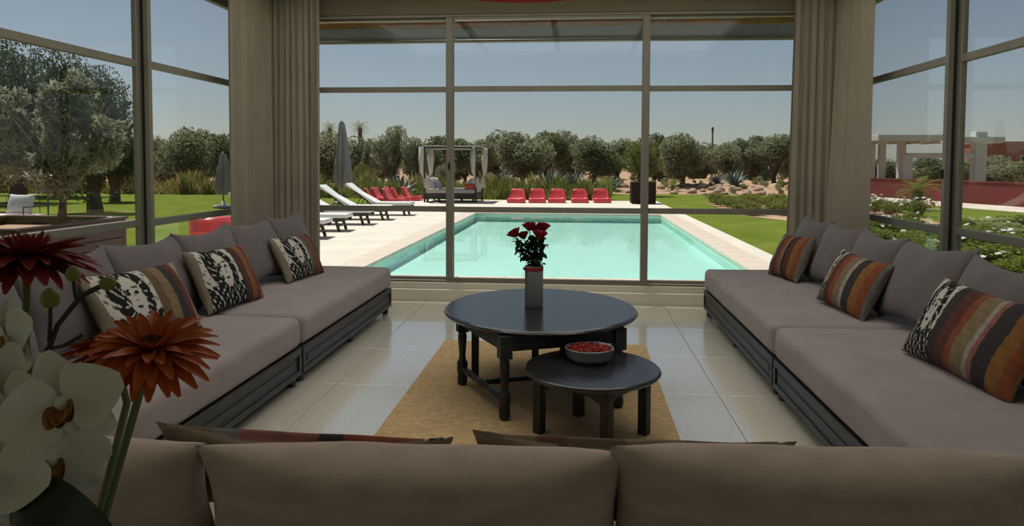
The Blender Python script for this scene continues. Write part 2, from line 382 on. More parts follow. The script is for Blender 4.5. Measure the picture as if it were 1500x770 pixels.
curtain('smooth beige curtain swept over its neighbour at the flower garden window', [(2.56, 7.70), (2.62, 6.88)], [(2.40, 7.52), (2.62, 6.88)], 4, .022, 8)

def settle(o, z):
    """lower or raise a placed cushion until its lowest point presses just into the seat"""
    bpy.context.view_layer.update(); lo = min((o.matrix_world @ v.co).z for v in o.data.vertices)
    o.matrix_world = Matrix.Translation((0, 0, z-lo)) @ o.matrix_world; return o
BACKS = []
def lean_on(o, rz, press=.016):
    """slide a throw pillow along the seat until it just presses into the cushions behind it"""
    from mathutils.bvhtree import BVHTree
    def bvh(q, sh=Vector((0, 0, 0))): return BVHTree.FromPolygons([q.matrix_world @ v.co+sh for v in q.data.vertices], [tuple(p.vertices) for p in q.data.polygons])
    bpy.context.view_layer.update(); back = Vector((-math.sin(rz), math.cos(rz), 0))
    near = [bvh(b) for b in BACKS if (b.location-o.location).length < 1.4]
    hit = lambda d: any(bvh(o, back*d).overlap(t) for t in near)
    d = 0.
    while hit(d) and d > -.2: d -= .04
    while not hit(d) and d < .3: d += .02
    while hit(d) and d > -.25: d -= .005
    o.matrix_world = Matrix.Translation(back*(d+press)) @ o.matrix_world; return o
# ================================================================== SOFAS
def sofa(name, label, length, depth, loc, rz, mcush, nfeet=3):
    """local: length along X (0..length), front edge at y=0, back at y=depth, front faces -Y"""
    r = thing(name, label, 'sofa', loc, rz)
    L, D = length, depth
    box('base', .03, L-.03, .03, D-.02, .075, .245, m_dark, r, .004, 1)
    for zz in ((.065, .105), (.205, .255)): box('front_rail', .004, L-.004, -.002, .032, zz[0], zz[1], m_dark, r, .005, 1)
    for xx in ((.004, .05), (L-.05, L-.004)): box('front_stile', *xx, -.003, .032, .102, .208, m_dark, r, .004, 1)
    box('front_panel', .048, L-.048, .010, .031, .103, .207, m_dark, r); box('panel_bead', .10, L-.10, .004, .0098, .132, .178, m_dark, r, .003, 1)
    for xx in (.004, L-.029): box('end_panel', xx, xx+.025, .033, D-.02, .07, .25, m_dark, r, .003, 1)
    for fx in [.06+(L-.12)*k/(nfeet-1) for k in range(nfeet)]:
        for fy in (.05, D-.08):
            lathe('foot', [(.022, 0), (.03, .01), (.03, .045), (.036, .055), (.036, .074)], m_dark, r, 12, (fx, fy, 0))
    # mattress with soft rounded edges
    bm = bmesh.new(); bmesh.ops.create_cube(bm, size=1)
    z0, z1 = .257, .465
    for v in bm.verts: v.co = Vector((L/2+v.co.x*(L+.006), D/2-.002+v.co.y*(D+.008), (z0+z1)/2+v.co.z*(z1-z0)))
    bmesh.ops.bevel(bm, geom=[e for e in bm.edges], offset=.06, segments=5, profile=.55, affect='EDGES')
    bmesh.ops.subdivide_edges(bm, edges=[e for e in bm.edges if e.calc_length() > .3], cuts=22, use_grid_fill=True)
    for v in bm.verts:
        k = max(0, (v.co.z-z0)/(z1-z0)); ed = min(1, min(v.co.x, L-v.co.x)/.3+.2)
        v.co.z += k*(.010*math.sin(PI*min(max(v.co.y/D, 0), 1))*ed+.0045*bumpy(v.co.x*1.1+rz, v.co.y*1.5, 0))
        v.co.y += .004*math.sin(v.co.x*9+rz)*math.sin(v.co.z*12)
    me = bpy.data.meshes.new('seat_cushion'); bm.to_mesh(me); bm.free(); obj('seat_cushion', me, r, mcush, True)
    return r
SD = 1.08
# left pair: front faces +X -> local -Y must become +X : rz=+90, length runs +Y
sofa('sofa', 'low taupe bench sofa at the pool window on the potted olive side', 2.42, SD, (-1.85, 4.85, 0), PI/2, m_sofa)
sofa('sofa', 'low taupe bench sofa behind the gerberas, beside the potted olive window', 2.42, SD, (-1.85, 2.41, 0), PI/2, m_sofa)
# right pair: front faces -X : rz=-90, length runs -Y
sofa('sofa', 'low taupe bench sofa at the pool window on the flower garden side', 2.62, SD, (1.27, 7.50, 0), -PI/2, m_sofa)
sofa('sofa', 'low taupe bench sofa carrying the large striped pillow, flower garden side', 2.62, SD, (1.27, 4.86, 0), -PI/2, m_sofa)
# near one, seen from behind: front faces +Y : rz=180
sofa('sofa', 'low taupe bench sofa with its back to the viewer, behind three long cushions', 2.94, .92, (1.15, 2.58, 0), PI+R(2.5), m_near)

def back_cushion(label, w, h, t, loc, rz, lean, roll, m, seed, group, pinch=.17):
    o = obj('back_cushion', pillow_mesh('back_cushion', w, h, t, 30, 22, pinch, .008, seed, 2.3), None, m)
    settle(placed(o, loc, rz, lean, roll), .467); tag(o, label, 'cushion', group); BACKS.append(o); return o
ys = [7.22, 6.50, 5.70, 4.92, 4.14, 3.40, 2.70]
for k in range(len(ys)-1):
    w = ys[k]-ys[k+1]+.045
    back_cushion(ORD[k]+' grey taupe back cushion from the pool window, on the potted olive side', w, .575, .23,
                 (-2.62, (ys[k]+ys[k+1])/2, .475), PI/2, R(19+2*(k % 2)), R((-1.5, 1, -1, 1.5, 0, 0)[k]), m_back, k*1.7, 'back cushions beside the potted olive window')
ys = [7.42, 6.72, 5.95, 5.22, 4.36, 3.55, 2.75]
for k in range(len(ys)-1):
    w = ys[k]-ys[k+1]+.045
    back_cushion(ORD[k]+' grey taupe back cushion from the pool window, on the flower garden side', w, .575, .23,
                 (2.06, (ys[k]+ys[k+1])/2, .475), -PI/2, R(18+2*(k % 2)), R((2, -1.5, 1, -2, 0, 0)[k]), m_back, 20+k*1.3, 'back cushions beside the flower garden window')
back_cushion('long brown linen cushion behind the flower vase on the sofa seen from behind', .92, .352, .26, (-1.37, 1.80, .468), PI+R(2), R(14), 0, m_near, 5.1, None, .12)
back_cushion('long brown linen cushion in the middle of the sofa seen from behind', 1.06, .352, .27, (-.405, 1.83, .468), PI+R(3), R(14), 0, m_near, 8.2, None, .11)
back_cushion('long brown linen cushion seen from behind, at the flower garden end of its sofa', 1.10, .362, .27, (.62, 1.88, .468), PI+R(3), R(14), R(-.6), m_near, 12.7, None, .11)

# printed throw pillows ---------------------------------------------------------------
BLK = (.012, .012, .013); IVO = (.50, .47, .40)
def face_print(u, v, seed):
    """cream cloth with a black ink drawing: a face in loose dark hair over a dotted shawl"""
    if u < .13+.03*math.sin(v*3+seed): return (.20, .17, .125)
    x = (u-.60)/.21; y = (v-.60)/.30; x += .12*y
    n = math.sin(u*43+seed*3)*math.sin(v*37+seed)+.7*math.sin(u*71+v*53+seed)
    wave = math.sin(17*math.atan2(y+.2, x)+5*math.hypot(x, y)+1.6*math.sin(v*9+seed))
    def E(cx, cy, rx, ry): return ((x-cx)/rx)**2+((y-cy)/ry)**2
    r = E(0, -.02, .82, .98)
    if r < 1:
        if min(E(-.33, .12, .20, .075), E(.33, .12, .20, .075)) < 1: return BLK
        if min(abs(y-.31-.06*math.cos(4*(x-.33))), 9) < .05 and .12 < abs(x) < .58: return BLK
        if E(.05, -.22, .10, .035) < 1 or (abs(x-.10) < .03 and -.2 < y < .1): return (.10, .09, .085)
        if E(.02, -.50, .25, .065) < 1: return (.03, .022, .022)
        if x < -.48 and n > -.3 or r > .86 and n > .3: return BLK
        return IVO
    h = E(-.10, .12, 1.65, 1.45)
    if h < 1: return BLK if wave > -.82 or n > .2 else IVO
    if v < .36: return BLK if n > -.6 else IVO
    return IVO if n < .75 else (.10, .095, .085)
def stripes(bands, facew, seed):
    def col(u, v, front):
        if not front: return (.24, .19, .13)
        wav = .012*math.sin(v*7+seed)
        if u < facew: return face_print(u/facew, v, seed)
        t = (u-facew)/(1-facew)+wav
        for e, c in bands:
            if t < e:
                g = .80+.10*math.sin(v*41+u*29)*math.sin(u*23-v*17+seed); return tuple(q*g for q in c)
        return bands[-1][1]
    return col
BR = (.15, .10, .06); TAN = (.24, .17, .095); RUS = (.25, .075, .035); ORG = (.27, .125, .04); CHA = (.05, .042, .042); GRY = (.16, .15, .14); PNK = (.30, .12, .10); MAR = (.12, .045, .035); CRM = (.36, .32, .26)
def throw_pillow(label, w, h, loc, rz, lean, roll, bands, fw, seed, flip=False, t=.17, pinch=.07):
    fn = stripes(bands, fw, seed); f2 = (lambda u, v, fr: fn(1-u, v, fr)) if flip else fn
    o = obj('throw_pillow', pillow_mesh('throw_pillow', w, h, t, 150, 100, pinch, .004, seed, 2.4, f2), None, m_print)
    settle(placed(o, loc, rz, lean, roll), .462); lean_on(o, rz); tag(o, label, 'pillow'); return o
zs = .477
throw_pillow('portrait print pillow with a red and charcoal striped end, on the sofa against the pool', .74, .42, (-2.30, 6.40, zs), PI/2-R(4), R(26), R(1.5),
             [(.16, GRY), (.34, BR), (.52, RUS), (.6, PNK), (.72, CHA), (.86, MAR), (1.1, GRY)], .56, 1.2)
throw_pillow('portrait print pillow with an orange and brown striped end, beside the round red garden stool', .74, .46, (-2.34, 5.06, zs), PI/2-R(4), R(26), R(2),
             [(.12, CHA), (.34, MAR), (.52, ORG), (.66, RUS), (.74, CHA), (.9, PNK), (1.1, GRY)], .58, 4.4)
throw_pillow('portrait print pillow with brown and maroon stripes, behind the orange gerbera', .84, .46, (-2.36, 4.04, zs), PI/2-R(3), R(28), R(2),
             [(.2, BR), (.42, TAN), (.6, CHA), (.78, MAR), (.86, PNK), (1.1, CRM)], .52, 7.7)
throw_pillow('small striped pillow in rust and orange with a narrow portrait edge, beside the pool', .64, .43, (1.84, 6.86, zs), -PI/2+R(7), R(24), R(-2),
             [(.16, MAR), (.3, RUS), (.42, TAN), (.48, BLK), (.66, MAR), (.80, ORG), (.9, RUS), (1.1, GRY)], .24, 2.6)
throw_pillow('rust, tan and charcoal striped pillow tipped on one corner, between two garden side pillows', .68, .43, (1.80, 5.36, zs-.01), -PI/2+R(9), R(27), R(3),
             [(.14, MAR), (.26, RUS), (.42, TAN), (.50, CRM), (.66, CHA), (.80, ORG), (.92, RUS), (1.1, GRY)], .22, 3.9)
throw_pillow('large striped pillow with an ivory and black portrait end, lying against the garden side cushions', .86, .46, (1.80, 3.76, zs), -PI/2+R(7), R(28), R(2),
             [(.12, CHA), (.26, MAR), (.34, RUS), (.50, TAN), (.55, CRM), (.60, PNK), (.76, CHA), (.88, ORG), (1.1, RUS)], .30, 6.1)
throw_pillow('tan pillow with a pink striped edge, its corner showing next to the flower stems', .78, .385, (-.76, 2.25, zs), PI+R(4), R(34), R(-4),
             [(.3, RUS), (.4, CHA), (.7, PNK), (.8, GRY), (1.1, BR)], .1, 5.3, False, .11, .30)
throw_pillow('brown pillow with two pointed corners showing behind the joint of the long cushions', .84, .39, (.13, 2.30, zs), PI+R(2), R(32), R(-1),
             [(.3, BR), (.5, TAN), (.7, BR), (.8, MAR), (1.1, BR)], .05, 8.3, False, .12, .30)

# ================================================================== RUG, TABLES
tag(box('rug', -1.10, .57, 2.60, 6.13, .001, .014, m_rug, None, .005, 1), 'woven jute rug under the dark coffee tables', 'rug')
def oval_top(name, rx, ry, z0, z1, parent, rz=0., off=(0, 0)):
    n = 72; prof = [(0, z0+.004), (.93, z0), (.985, z0+.004), (1, z0+(z1-z0)*.5), (.99, z1-.006), (.972, z1), (0, z1)]
    v = []; f = []
    for r, z in prof:
        for k in range(n):
            th = 2*PI*k/n; px, py = r*rx*math.cos(th), r*ry*math.sin(th)
            v.append((off[0]+px*math.cos(rz)-py*math.sin(rz), off[1]+px*math.sin(rz)+py*math.cos(rz), z))
    for i in range(len(prof)-1):
        for k in range(n): q = i*n; f.append((q+k, q+(k+1) % n, q+n+(k+1) % n, q+n+k))
    o = mk(name, v, f, m_top, parent); return o
T = thing('coffee_table', 'large dark wood gateleg coffee table with oval top and turned legs', 'table', (-.24, 4.69, .0145))
HT = .525
oval_top('tabletop', .645, .755, HT-.032, HT, T, R(6), (0, .26))
Apt, Bpt, Dpt = Vector((-.17, -.46)), Vector((-.52, .20)), Vector((.50, -.17)); Cpt = Bpt+Dpt-Apt
def turned(name, p, z0, z1, parent):
    k = (z1-z0)
    prof = [(.024, 0), (.032, .012), (.034, .05), (.028, .075), (.036, .085), (.036, .155), (.026, .165), (.021, .20), (.027, .27), (.031, .33), (.024, .36), (.034, .37), (.034, .38)]
    return lathe(name, [(r, z*k/.42) for r, z in prof], m_dark, parent, 14, (p.x, p.y, z0))
for p in (Apt, Bpt, Cpt, Dpt):
    turned('leg', p, 0, .42, T)
    d = (Dpt-Apt).normalized(); e = Vector((-d.y, d.x))
    q = [p+d*a*.036+e*b*.036 for a, b in ((-1, -1), (1, -1), (1, 1), (-1, 1))]
    prism('leg_block', [(a.x, a.y) for a in q], .36, HT-.033, m_dark, T, 'z')
def apron(p, q, z0, z1, nm='apron', th=.011):
    d = (q-p).normalized(); e = Vector((-d.y, d.x)); a, b = p+d*.036, q-d*.036
    w = [a+e*th, b+e*th, b-e*th, a-e*th]; prism(nm, [(k.x, k.y) for k in w], z0, z1, m_dark, T, 'z')
for p, q in ((Apt, Bpt), (Bpt, Cpt), (Cpt, Dpt), (Dpt, Apt)): apron(p, q, .40, HT-.033)
def bar3(nm, p, q, z, r, parent):
    a, b = Vector((*p, z)), Vector((*q, z)); pts = [a.lerp(b, t) for t in (0, .1, .16, .3, .44, .5, .56, .7, .84, .9, 1)]
    tube(nm, pts, [r, r, r*1.25, r*.8, r, r*1.4, r, r*.8, r*1.25, r, r], m_dark, parent, 12)
bar3('stretcher', Apt, Bpt, .11, .019, T); bar3('stretcher', Cpt, Dpt, .11, .019, T)
bar3('cross_stretcher', (Apt+Bpt)/2, (Cpt+Dpt)/2, .115, .016, T)
for p in (Vector((-.45, .33)), Vector((-.05, .58))):
    box('gate_leg', p.x-.024, p.x+.024, p.y-.024, p.y+.024, 0, HT-.033, m_dark, T, .004, 1)
apron(Vector((-.45, .33)), Vector((.02, .20)), .43, HT-.034, 'gate_rail'); apron(Vector((-.05, .58)), Vector((.05, .25)), .43, HT-.034, 'gate_rail')

T2 = thing('side_table', 'small low dark wood table with oval top and square legs', 'table', (.09, 4.06, .0145), R(-36))
H2 = .372
oval_top('tabletop', .375, .405, H2-.028, H2, T2, R(36))
for sx in (-1, 1):
    for sy in (-1, 1):
        box('leg', sx*.222-.027, sx*.222+.027, sy*.185-.027, sy*.185+.027, 0, H2-.029, m_dark, T2, .004, 1)
    prism('apron', [(-.157, .24), (-.157, H2-.029), (.157, H2-.029), (.157, .24), (.10, .275), (-.10, .275)], sx*.222-.01, sx*.222+.01, m_dark, T2, 'x')
    prism('apron', [(-.194, .24), (-.194, H2-.029), (.194, H2-.029), (.194, .24), (.12, .275), (-.12, .275)], sx*.185-.01, sx*.185+.01, m_dark, T2, 'y')

# bowl of petals on the small table
bp = gz(863, 528, H2+.0145)
B = thing('bowl', 'round zinc bowl filled with red petals on the small dark table', 'bowl', (bp.x, bp.y, H2+.0155))
lathe('bowl_body', [(0, 0), (.095, 0), (.118, .018), (.132, .045), (.136, .072), (.139, .076), (.136, .079), (.130, .074), (.126, .05), (.11, .022), (0, .016)], m_zinc, B, 40)
v = []; f = []
rnd = random.Random(4)
for k in range(520):
    a = rnd.uniform(0, 2*PI); r = .122*math.sqrt(rnd.random()); z = .062+.018*(1-(r/.13)**2)+rnd.uniform(-.004, .009)
    c = Vector((r*math.cos(a), r*math.sin(a), z)); u = Vector((rnd.gauss(0, 1), rnd.gauss(0, 1), rnd.gauss(0, .5))).normalized(); w = u.cross(Vector((rnd.gauss(0, 1), rnd.gauss(0, 1), rnd.gauss(0, 1)))).normalized()
    s = rnd.uniform(.006, .012); b = len(v)
    v += [c+u*s, c+w*s*.7, c-u*s, c-w*s*.7, c+u.cross(w)*s*.4]; f += [(b, b+1, b+4), (b+1, b+2, b+4), (b+2, b+3, b+4), (b+3, b, b+4)]
m_pot = mat('dried_red_petals', (.30, .02, .02), .7, col2=(.5, .07, .04), vscale=60)
stuff(mk('petal_filling', v, f, m_pot, B))
lathe('petal_bed', [(0, .066), (.08, .062), (.122, .052), (.112, .034), (0, .028)], m_pot, B, 24)

# vase of roses on the big table
vp = gz(782, 449, HT+.0145)
V = thing('vase', 'tall grey cylindrical vase with a red ribbon on the oval coffee table', 'vase', (vp.x, vp.y, HT+.0155))
lathe('vase_body', [(0, 0), (.058, 0), (.062, .004), (.062, .275), (.060, .279), (.056, .275), (.055, .03), (0, .03)], m_ceramic, V, 36)
ba = [(-.060, -.02, .262), (-.072, -.03, .24), (-.080, -.035, .18), (-.070, -.03, .13)]
for s_, ln in ((0, 1.), (.016, .75)):
    v = []; f = []
    for i, p in enumerate(ba):
        for d in (-.008, .008): v.append((p[0]+s_*i*.5-.004, p[1]+d-s_, p[2]*1 if i < 2 else .262-(.262-p[2])*ln))
    for i in range(3): f.append((2*i, 2*i+1, 2*i+3, 2*i+2))
    mk('ribbon', v, f, m_ribbon, V, True)
lathe('ribbon_band', [(.0625, .245), (.0635, .247), (.0635, .268), (.0625, .27)], m_ribbon, V, 36)
lathe('ribbon_band', [(.0, .25), (.011, .252), (.014, .262), (.009, .27), (0, .27)], m_ribbon, V, 10, (-.06, -.028, 0))

def rose_head_mesh():
    v = []; f = []
    lathe_parts = [(.0, 0), (.010, .004), (.018, .014), (.021, .026), (.019, .036), (.012, .040), (0, .036)]
    vv, ff_ = lathe_vf(lathe_parts, 14); v += vv; f += ff_
    rn = random.Random(2)
    for ring, (nn, rr, hh, op) in enumerate(((5, .014, .040, .0), (5, .020, .040, .006), (6, .024, .034, .014))):
        for k in range(nn):
            a0 = 2*PI*k/nn+ring*.6; b = len(v); wd = 1.15*2*PI/nn/2
            for i in range(5):
                a = a0+(i-2)/2*wd
                for j in range(4):
                    t = j/3; r = rr*(.55+.5*math.sin(t*PI*.55))+op*t*t; z = .006+hh*t*(1-.16*((i-2)/2)**2)
                    v.append((r*math.cos(a), r*math.sin(a), z))
            for i in range(4):
                for j in range(3): q = b+i*4+j; f.append((q, q+4, q+5, q+1))
    return mesh('rose_bloom', v, f)
rose_me = rose_head_mesh(); rose_me.materials.append(m_rose); rose_me.shade_smooth()
def leaf_mesh(nm, L, w, n=5, curl=.25):
    v = []; f = []
    for i in range(n+1):
        t = i/n; ww = w*math.sin(PI*min(1, t*.92+.04))**.8; z = -curl*L*t*t
        v += [(-ww, L*t, z+ww*.35), (0, L*t, z), (ww, L*t, z+ww*.35)]
    for i in range(n):
        for k in (0, 1): q = 3*i+k; f.append((q, q+1, q+4, q+3))
    me = mesh(nm, v, f); me.shade_smooth(); return me
rl_me = leaf_mesh('leaf', .05, .016); rl_me.materials.append(m_greenl)
RT = Vector((vp.x, vp.y, HT+.0155))
heads = [((757, 343), .0), ((776, 334), -.02), ((795, 335), .01), ((790, 346), -.05), ((768, 346), .05), ((785, 338), .06)]
rnd = random.Random(12)
for k, ((px, py), dy) in enumerate(heads):
    hp = gy(px, py, vp.y+dy)-RT; hp.z -= .02
    r = thing('rose', 'dark red rose with leafy stem in the tall grey vase', 'flower', (RT.x, RT.y, RT.z+.032), 0, 'red roses in the grey vase')
    base = Vector((rnd.uniform(-.03, .03), rnd.uniform(-.03, .03), .0)); hp = hp-Vector((0, 0, .032))
    rim = Vector((hp.x, hp.y, 0)); rim = rim.normalized()*min(rim.length*.5, .040); rim.z = .247
    base = Vector((rim.x*.3+base.x*.6, rim.y*.3+base.y*.6, 0)); mid = rim+(rim-base)*.35
    pts = [base.lerp(rim, t) for t in (0, .33, .66)]+[rim.lerp(mid, t).lerp(mid.lerp(hp, t), t) for t in [i/6 for i in range(7)]]; NP = len(pts)-1
    st = tube('stem', pts, .0032, m_greenl, r, 6)
    hd = obj('bloom', rose_me, r); d = (pts[-1]-pts[-2]).normalized(); hd.matrix_local = Matrix.Translation(pts[-1]) @ d.to_track_quat('Z', 'Y').to_matrix().to_4x4() @ Matrix.Scale(rnd.uniform(1.15, 1.4), 4)
    nl = 0
    for j in range(400):
        t = rnd.uniform(.27, .95); i = min(int(t*NP), NP-1); p = pts[i].lerp(pts[i+1], t*NP-i)
        LM = Matrix.Translation(p) @ Matrix.Rotation(rnd.uniform(0, 2*PI), 4, 'Z') @ Matrix.Rotation(rnd.uniform(-.9, .5), 4, 'X') @ Matrix.Scale(rnd.uniform(.9, 1.6), 4)
        if any((LM @ v.co).z < .255 and (math.hypot((LM @ v.co).x, (LM @ v.co).y) > .052 or (LM @ v.co).z < .18) for v in rl_me.vertices): continue
        o = obj('leaf', rl_me, r); o.matrix_local = LM; nl += 1
        if nl == 24: break

# pendant lamp ---------------------------------------------------------------------
Lp = thing('pendant_lamp', 'wide red fabric pendant lamp hanging over the coffee table', 'lamp', (-.35, 4.55, 2.605))
lathe('shade', [(.6, 0), (.603, .0), (.603, .26), (.6, .26), (.597, .26), (.597, .004)], m_redshade, Lp, 64)
lathe('diffuser', [(0, -.006), (.40, -.002), (.597, .006), (.40, .004), (0, 0)], m_redshade, Lp, 64)
tube('cord', [(0, 0, .02), (0, 0, ZC-2.605-.03)], .005, m_gasket, Lp, 8)
lathe('ceiling_rose', [(.0, ZC-2.605-.04), (.05, ZC-2.605-.035), (.06, ZC-2.605), (0, ZC-2.605)], m_ceil, Lp, 24)
for k in range(3): tube('spoke', [(0, 0, .25), (.598*math.cos(2*PI*k/3), .598*math.sin(2*PI*k/3), .25)], .004, m_gasket, Lp, 6)

# ================================================================== FLOWERS ON THE CONSOLE (close to the viewer)
def at(x, y, d): return Vector((0, 0, EYE))+ray(x, y)*d
VZ = at(118, 862, .66)
CT = thing('console_table', 'narrow dark console table behind the sofa, carrying the flower vase', 'table', (VZ.x-.2, VZ.y, 0))
box('tabletop', -.55, .55, -.19, .19, .76, .80, m_dark, CT, .006, 1)
for sx in (-.5, .5):
    for sy in (-.15, .15): box('leg', sx-.025, sx+.025, sy-.025, sy+.025, 0, .76, m_dark, CT, .004, 1)
box('apron', -.47, .47, -.16, -.14, .68, .76, m_dark, CT); box('apron', -.47, .47, .14, .16, .68, .76, m_dark, CT)
FV = thing('flower_vase', 'plain grey vase below the gerberas and orchids', 'vase', (VZ.x, VZ.y, .801))
lathe('vase_body', [(0, 0), (.055, 0), (.07, .05), (.068, .15), (.05, .24), (.045, VZ.z-.801), (.040, VZ.z-.801), (.046, .23), (.06, .15), (.06, .05), (0, .02)], m_ceramic, FV, 32)

def petal_me(nm, L, w, curl, cup, n=6, k=4, tip=.75):
    v = []; f = []
    for i in range(n+1):
        t = i/n; ww = w*(math.sin(PI*(t**tip*.86+.10))**.7)
        for j in range(k+1):
            s = -1+2*j/k; v.append((L*t, ww*s, curl*L*t*t+cup*ww*s*s+.0))
    for i in range(n):
        for j in range(k): q = i*(k+1)+j; f.append((q, q+k+1, q+k+2, q+1))
    me = mesh(nm, v, f); me.shade_smooth(); return me
gp1 = petal_me('petal', .058, .0088, -.22, .35, tip=.85); gp2 = petal_me('petal', .046, .0075, -.08, .4, tip=.85); gp3 = petal_me('petal', .026, .0042, .2, .4)
def gerbera(label, c, nrm, m, seed, via, sc=1.):
    r = thing('gerbera', label, 'flower', (VZ.x, VZ.y, .83))
    base = Vector((VZ.x, VZ.y, .83)); rn = random.Random(seed)
    H = Matrix.Translation(Vector(c)-base) @ Vector(nrm).normalized().to_track_quat('Z', 'X').to_matrix().to_4x4() @ Matrix.Scale(sc, 4)
    lay = [(24, gp1, .012, -.02, -8), (22, gp1, .012, .002, 6), (20, gp2, .010, .004, 22), (18, gp3, .007, .006, 42)]
    for li, (n, pm, r0, z, el) in enumerate(lay):
        pm2 = pm.copy(); pm2.materials.clear(); pm2.materials.append(m)
        for k in range(n):
            o = obj('petal', pm2, r)
            o.matrix_local = H @ Matrix.Rotation(2*PI*(k+.5*(li % 2))/n+rn.uniform(-.06, .06), 4, 'Z') @ Matrix.Translation((r0, 0, z*.25)) @ Matrix.Rotation(-R(el+rn.uniform(-7, 7)), 4, 'Y') @ Matrix.Rotation(rn.uniform(-.25, .25), 4, 'X') @ Matrix.Scale(rn.uniform(.9, 1.06), 4)
    o = lathe('flower_centre', [(0, -.002), (.014, 0), (.015, .005), (.010, .010), (0, .008)], m_gerc, r, 18); o.matrix_local = H
    o = lathe('calyx', [(.004, -.020), (.009, -.016), (.016, -.004), (.014, .0)], m_gstem, r, 16); o.matrix_local = H
    top = H @ Vector((0, 0, -.018)); q0 = at(*via[0])-base; nk = Vector((q0.x, q0.y, 0)); nk = nk.normalized()*min(nk.length, .027); nk.z = VZ.z-.83
    pts = [Vector((via[2]*.5, 0, 0)), nk]+[at(*q)-base for q in via[:2]]+[top]
    sm = []
    for i in range(len(pts)-1):
        for t in (0, .25, .5, .75): sm.append(pts[i].lerp(pts[i+1], t))
    sm.append(pts[-1])
    tube('stem', sm, .0036, m_gstem, r, 8)
gerbera('orange gerbera with a wide open face above the white orchids', at(222, 508, .66), (.15, -.32, .92), m_ger, 1, ((152, 760, .66), (205, 575, .66), .0), .80)
gerbera('orange gerbera turned away behind the wide open one', at(168, 512, .745), (-.3, .25, .95), m_ger, 2, ((142, 765, .70), (186, 590, .735), -.01), .75)
gerbera('dark red gerbera seen edge-on above the orchid buds', at(40, 374, .72), (.05, .02, 1), m_gerd, 3, ((60, 700, .715), (38, 500, .72), -.02), .91)

op_b = petal_me('petal', .046, .027, .10, .22, 8, 6, .62); op_s = petal_me('petal', .042, .017, .06, .25, 8, 6, .7); op_l = petal_me('lip', .024, .009, .5, .8, 6, 4, .7)
op_b.materials.append(m_orch); op_s.materials.append(m_orch); op_l.materials.append(m_lip)
OR = thing('orchid', 'white orchid spray with yellow lips and round buds beside the gerberas', 'flower', (VZ.x, VZ.y, .83))
ob = Vector((VZ.x, VZ.y, .83))
sp = [Vector((-.008, .01, 0)), Vector((-.014, .018, VZ.z-.83))]+[at(*q)-ob for q in ((60, 790, .66), (62, 690, .66), (55, 600, .67), (62, 535, .67), (85, 475, .67), (120, 432, .67), (150, 418, .67))]
tube('stem', [sp[0]]+[sp[i].lerp(sp[i+1], t) for i in range(1, 8) for t in (0, .33, .66)]+[sp[-1]], .0024, m_ostem, OR, 8)
for a, b in (((112, 437, .67), (108, 412, .67)), ((72, 500, .67), (74, 452, .66)), ((66, 512, .67), (122, 490, .66)), ((0, 655, .64), (62, 690, .66)), ((60, 640, .66), (82, 610, .655))):
    tube('branch', [at(*a)-ob, (at(*a)+at(*b))/2-ob+Vector((0, 0, -.003)), at(*b)-ob], .0018, m_ostem, OR, 6)
for px, py, s, ax in ((107, 402, .0066, (0, 0, 1)), (157, 415, .0066, (1, .2, .1)), (74, 438, .0085, (0, 0, 1))):
    o = lathe('bud', [(0, -s), (s*.7, -s*.75), (s, 0), (s*.8, s*.7), (s*.35, s*1.15), (0, s*1.3)], m_bud, OR, 16)
    o.matrix_local = Matrix.Translation(at(px, py, .665)-ob) @ Vector(ax).to_track_quat('Z', 'X').to_matrix().to_4x4()
def orchid_bloom(px, py, d, face, spin, sc):
    Hm = Matrix.Translation(at(px, py, d)-ob) @ Vector(face).normalized().to_track_quat('Z', 'Y').to_matrix().to_4x4() @ Matrix.Rotation(spin, 4, 'Z') @ Matrix.Scale(sc, 4)
    c = lathe('blossom', [(0, 0), (.005, .001), (.006, .006), (.003, .011), (0, .012)], m_orch, OR, 12); c.matrix_local = Hm
    for ang, me, el in ((0, op_b, 6), (PI, op_b, 6), (PI/2, op_s, -4), (PI+R(52), op_s, -4), (-R(52), op_s, -4)):
        o = obj('petal', me, c); o.matrix_local = Matrix.Rotation(ang, 4, 'Z') @ Matrix.Translation((.002, 0, .001 if me is op_b else -.001)) @ Matrix.Rotation(-R(el), 4, 'Y')
    for da in (-.5, 0, .5):
        o = obj('lip', op_l, c); o.matrix_local = Matrix.Rotation(-PI/2+da, 4, 'Z') @ Matrix.Translation((.003, 0, .004)) @ Matrix.Rotation(-R(30), 4, 'Y')
orchid_bloom(93, 590, .595, (.35, -.9, .2), R(20), 1.0)
orchid_bloom(2, 585, .63, (.1, -.9, .1), R(-10), 1.1)
orchid_bloom(78, 672, .625, (.45, -.85, .15), R(8), .95)
orchid_bloom(12, 500, .68, (-.3, -.9, .3), R(25), .95)
orchid_bloom(-8, 700, .60, (.2, -.9, .3), R(0), 1.0)
lv = []; lf = []
A0, A1 = at(150, 835, .62)-ob, at(35, 742, .60)-ob
ldir = A1-A0; lw = Vector((.42, .2, .75)).normalized()
for i in range(11):
    t = i/10; w = .042*math.sin(PI*(t*.9+.06))**.6
    for j in range(7):
        s = -1+j/3; lv.append(A0+ldir*t*1.15+lw*w*s+Vector((0, -.02*math.sin(PI*t)+.012*s*s, 0)))
for i in range(10):
    for j in range(6): q = i*7+j; lf.append((q, q+7, q+8, q+1))
mk('leaf', lv, lf, m_leafd, OR, True)

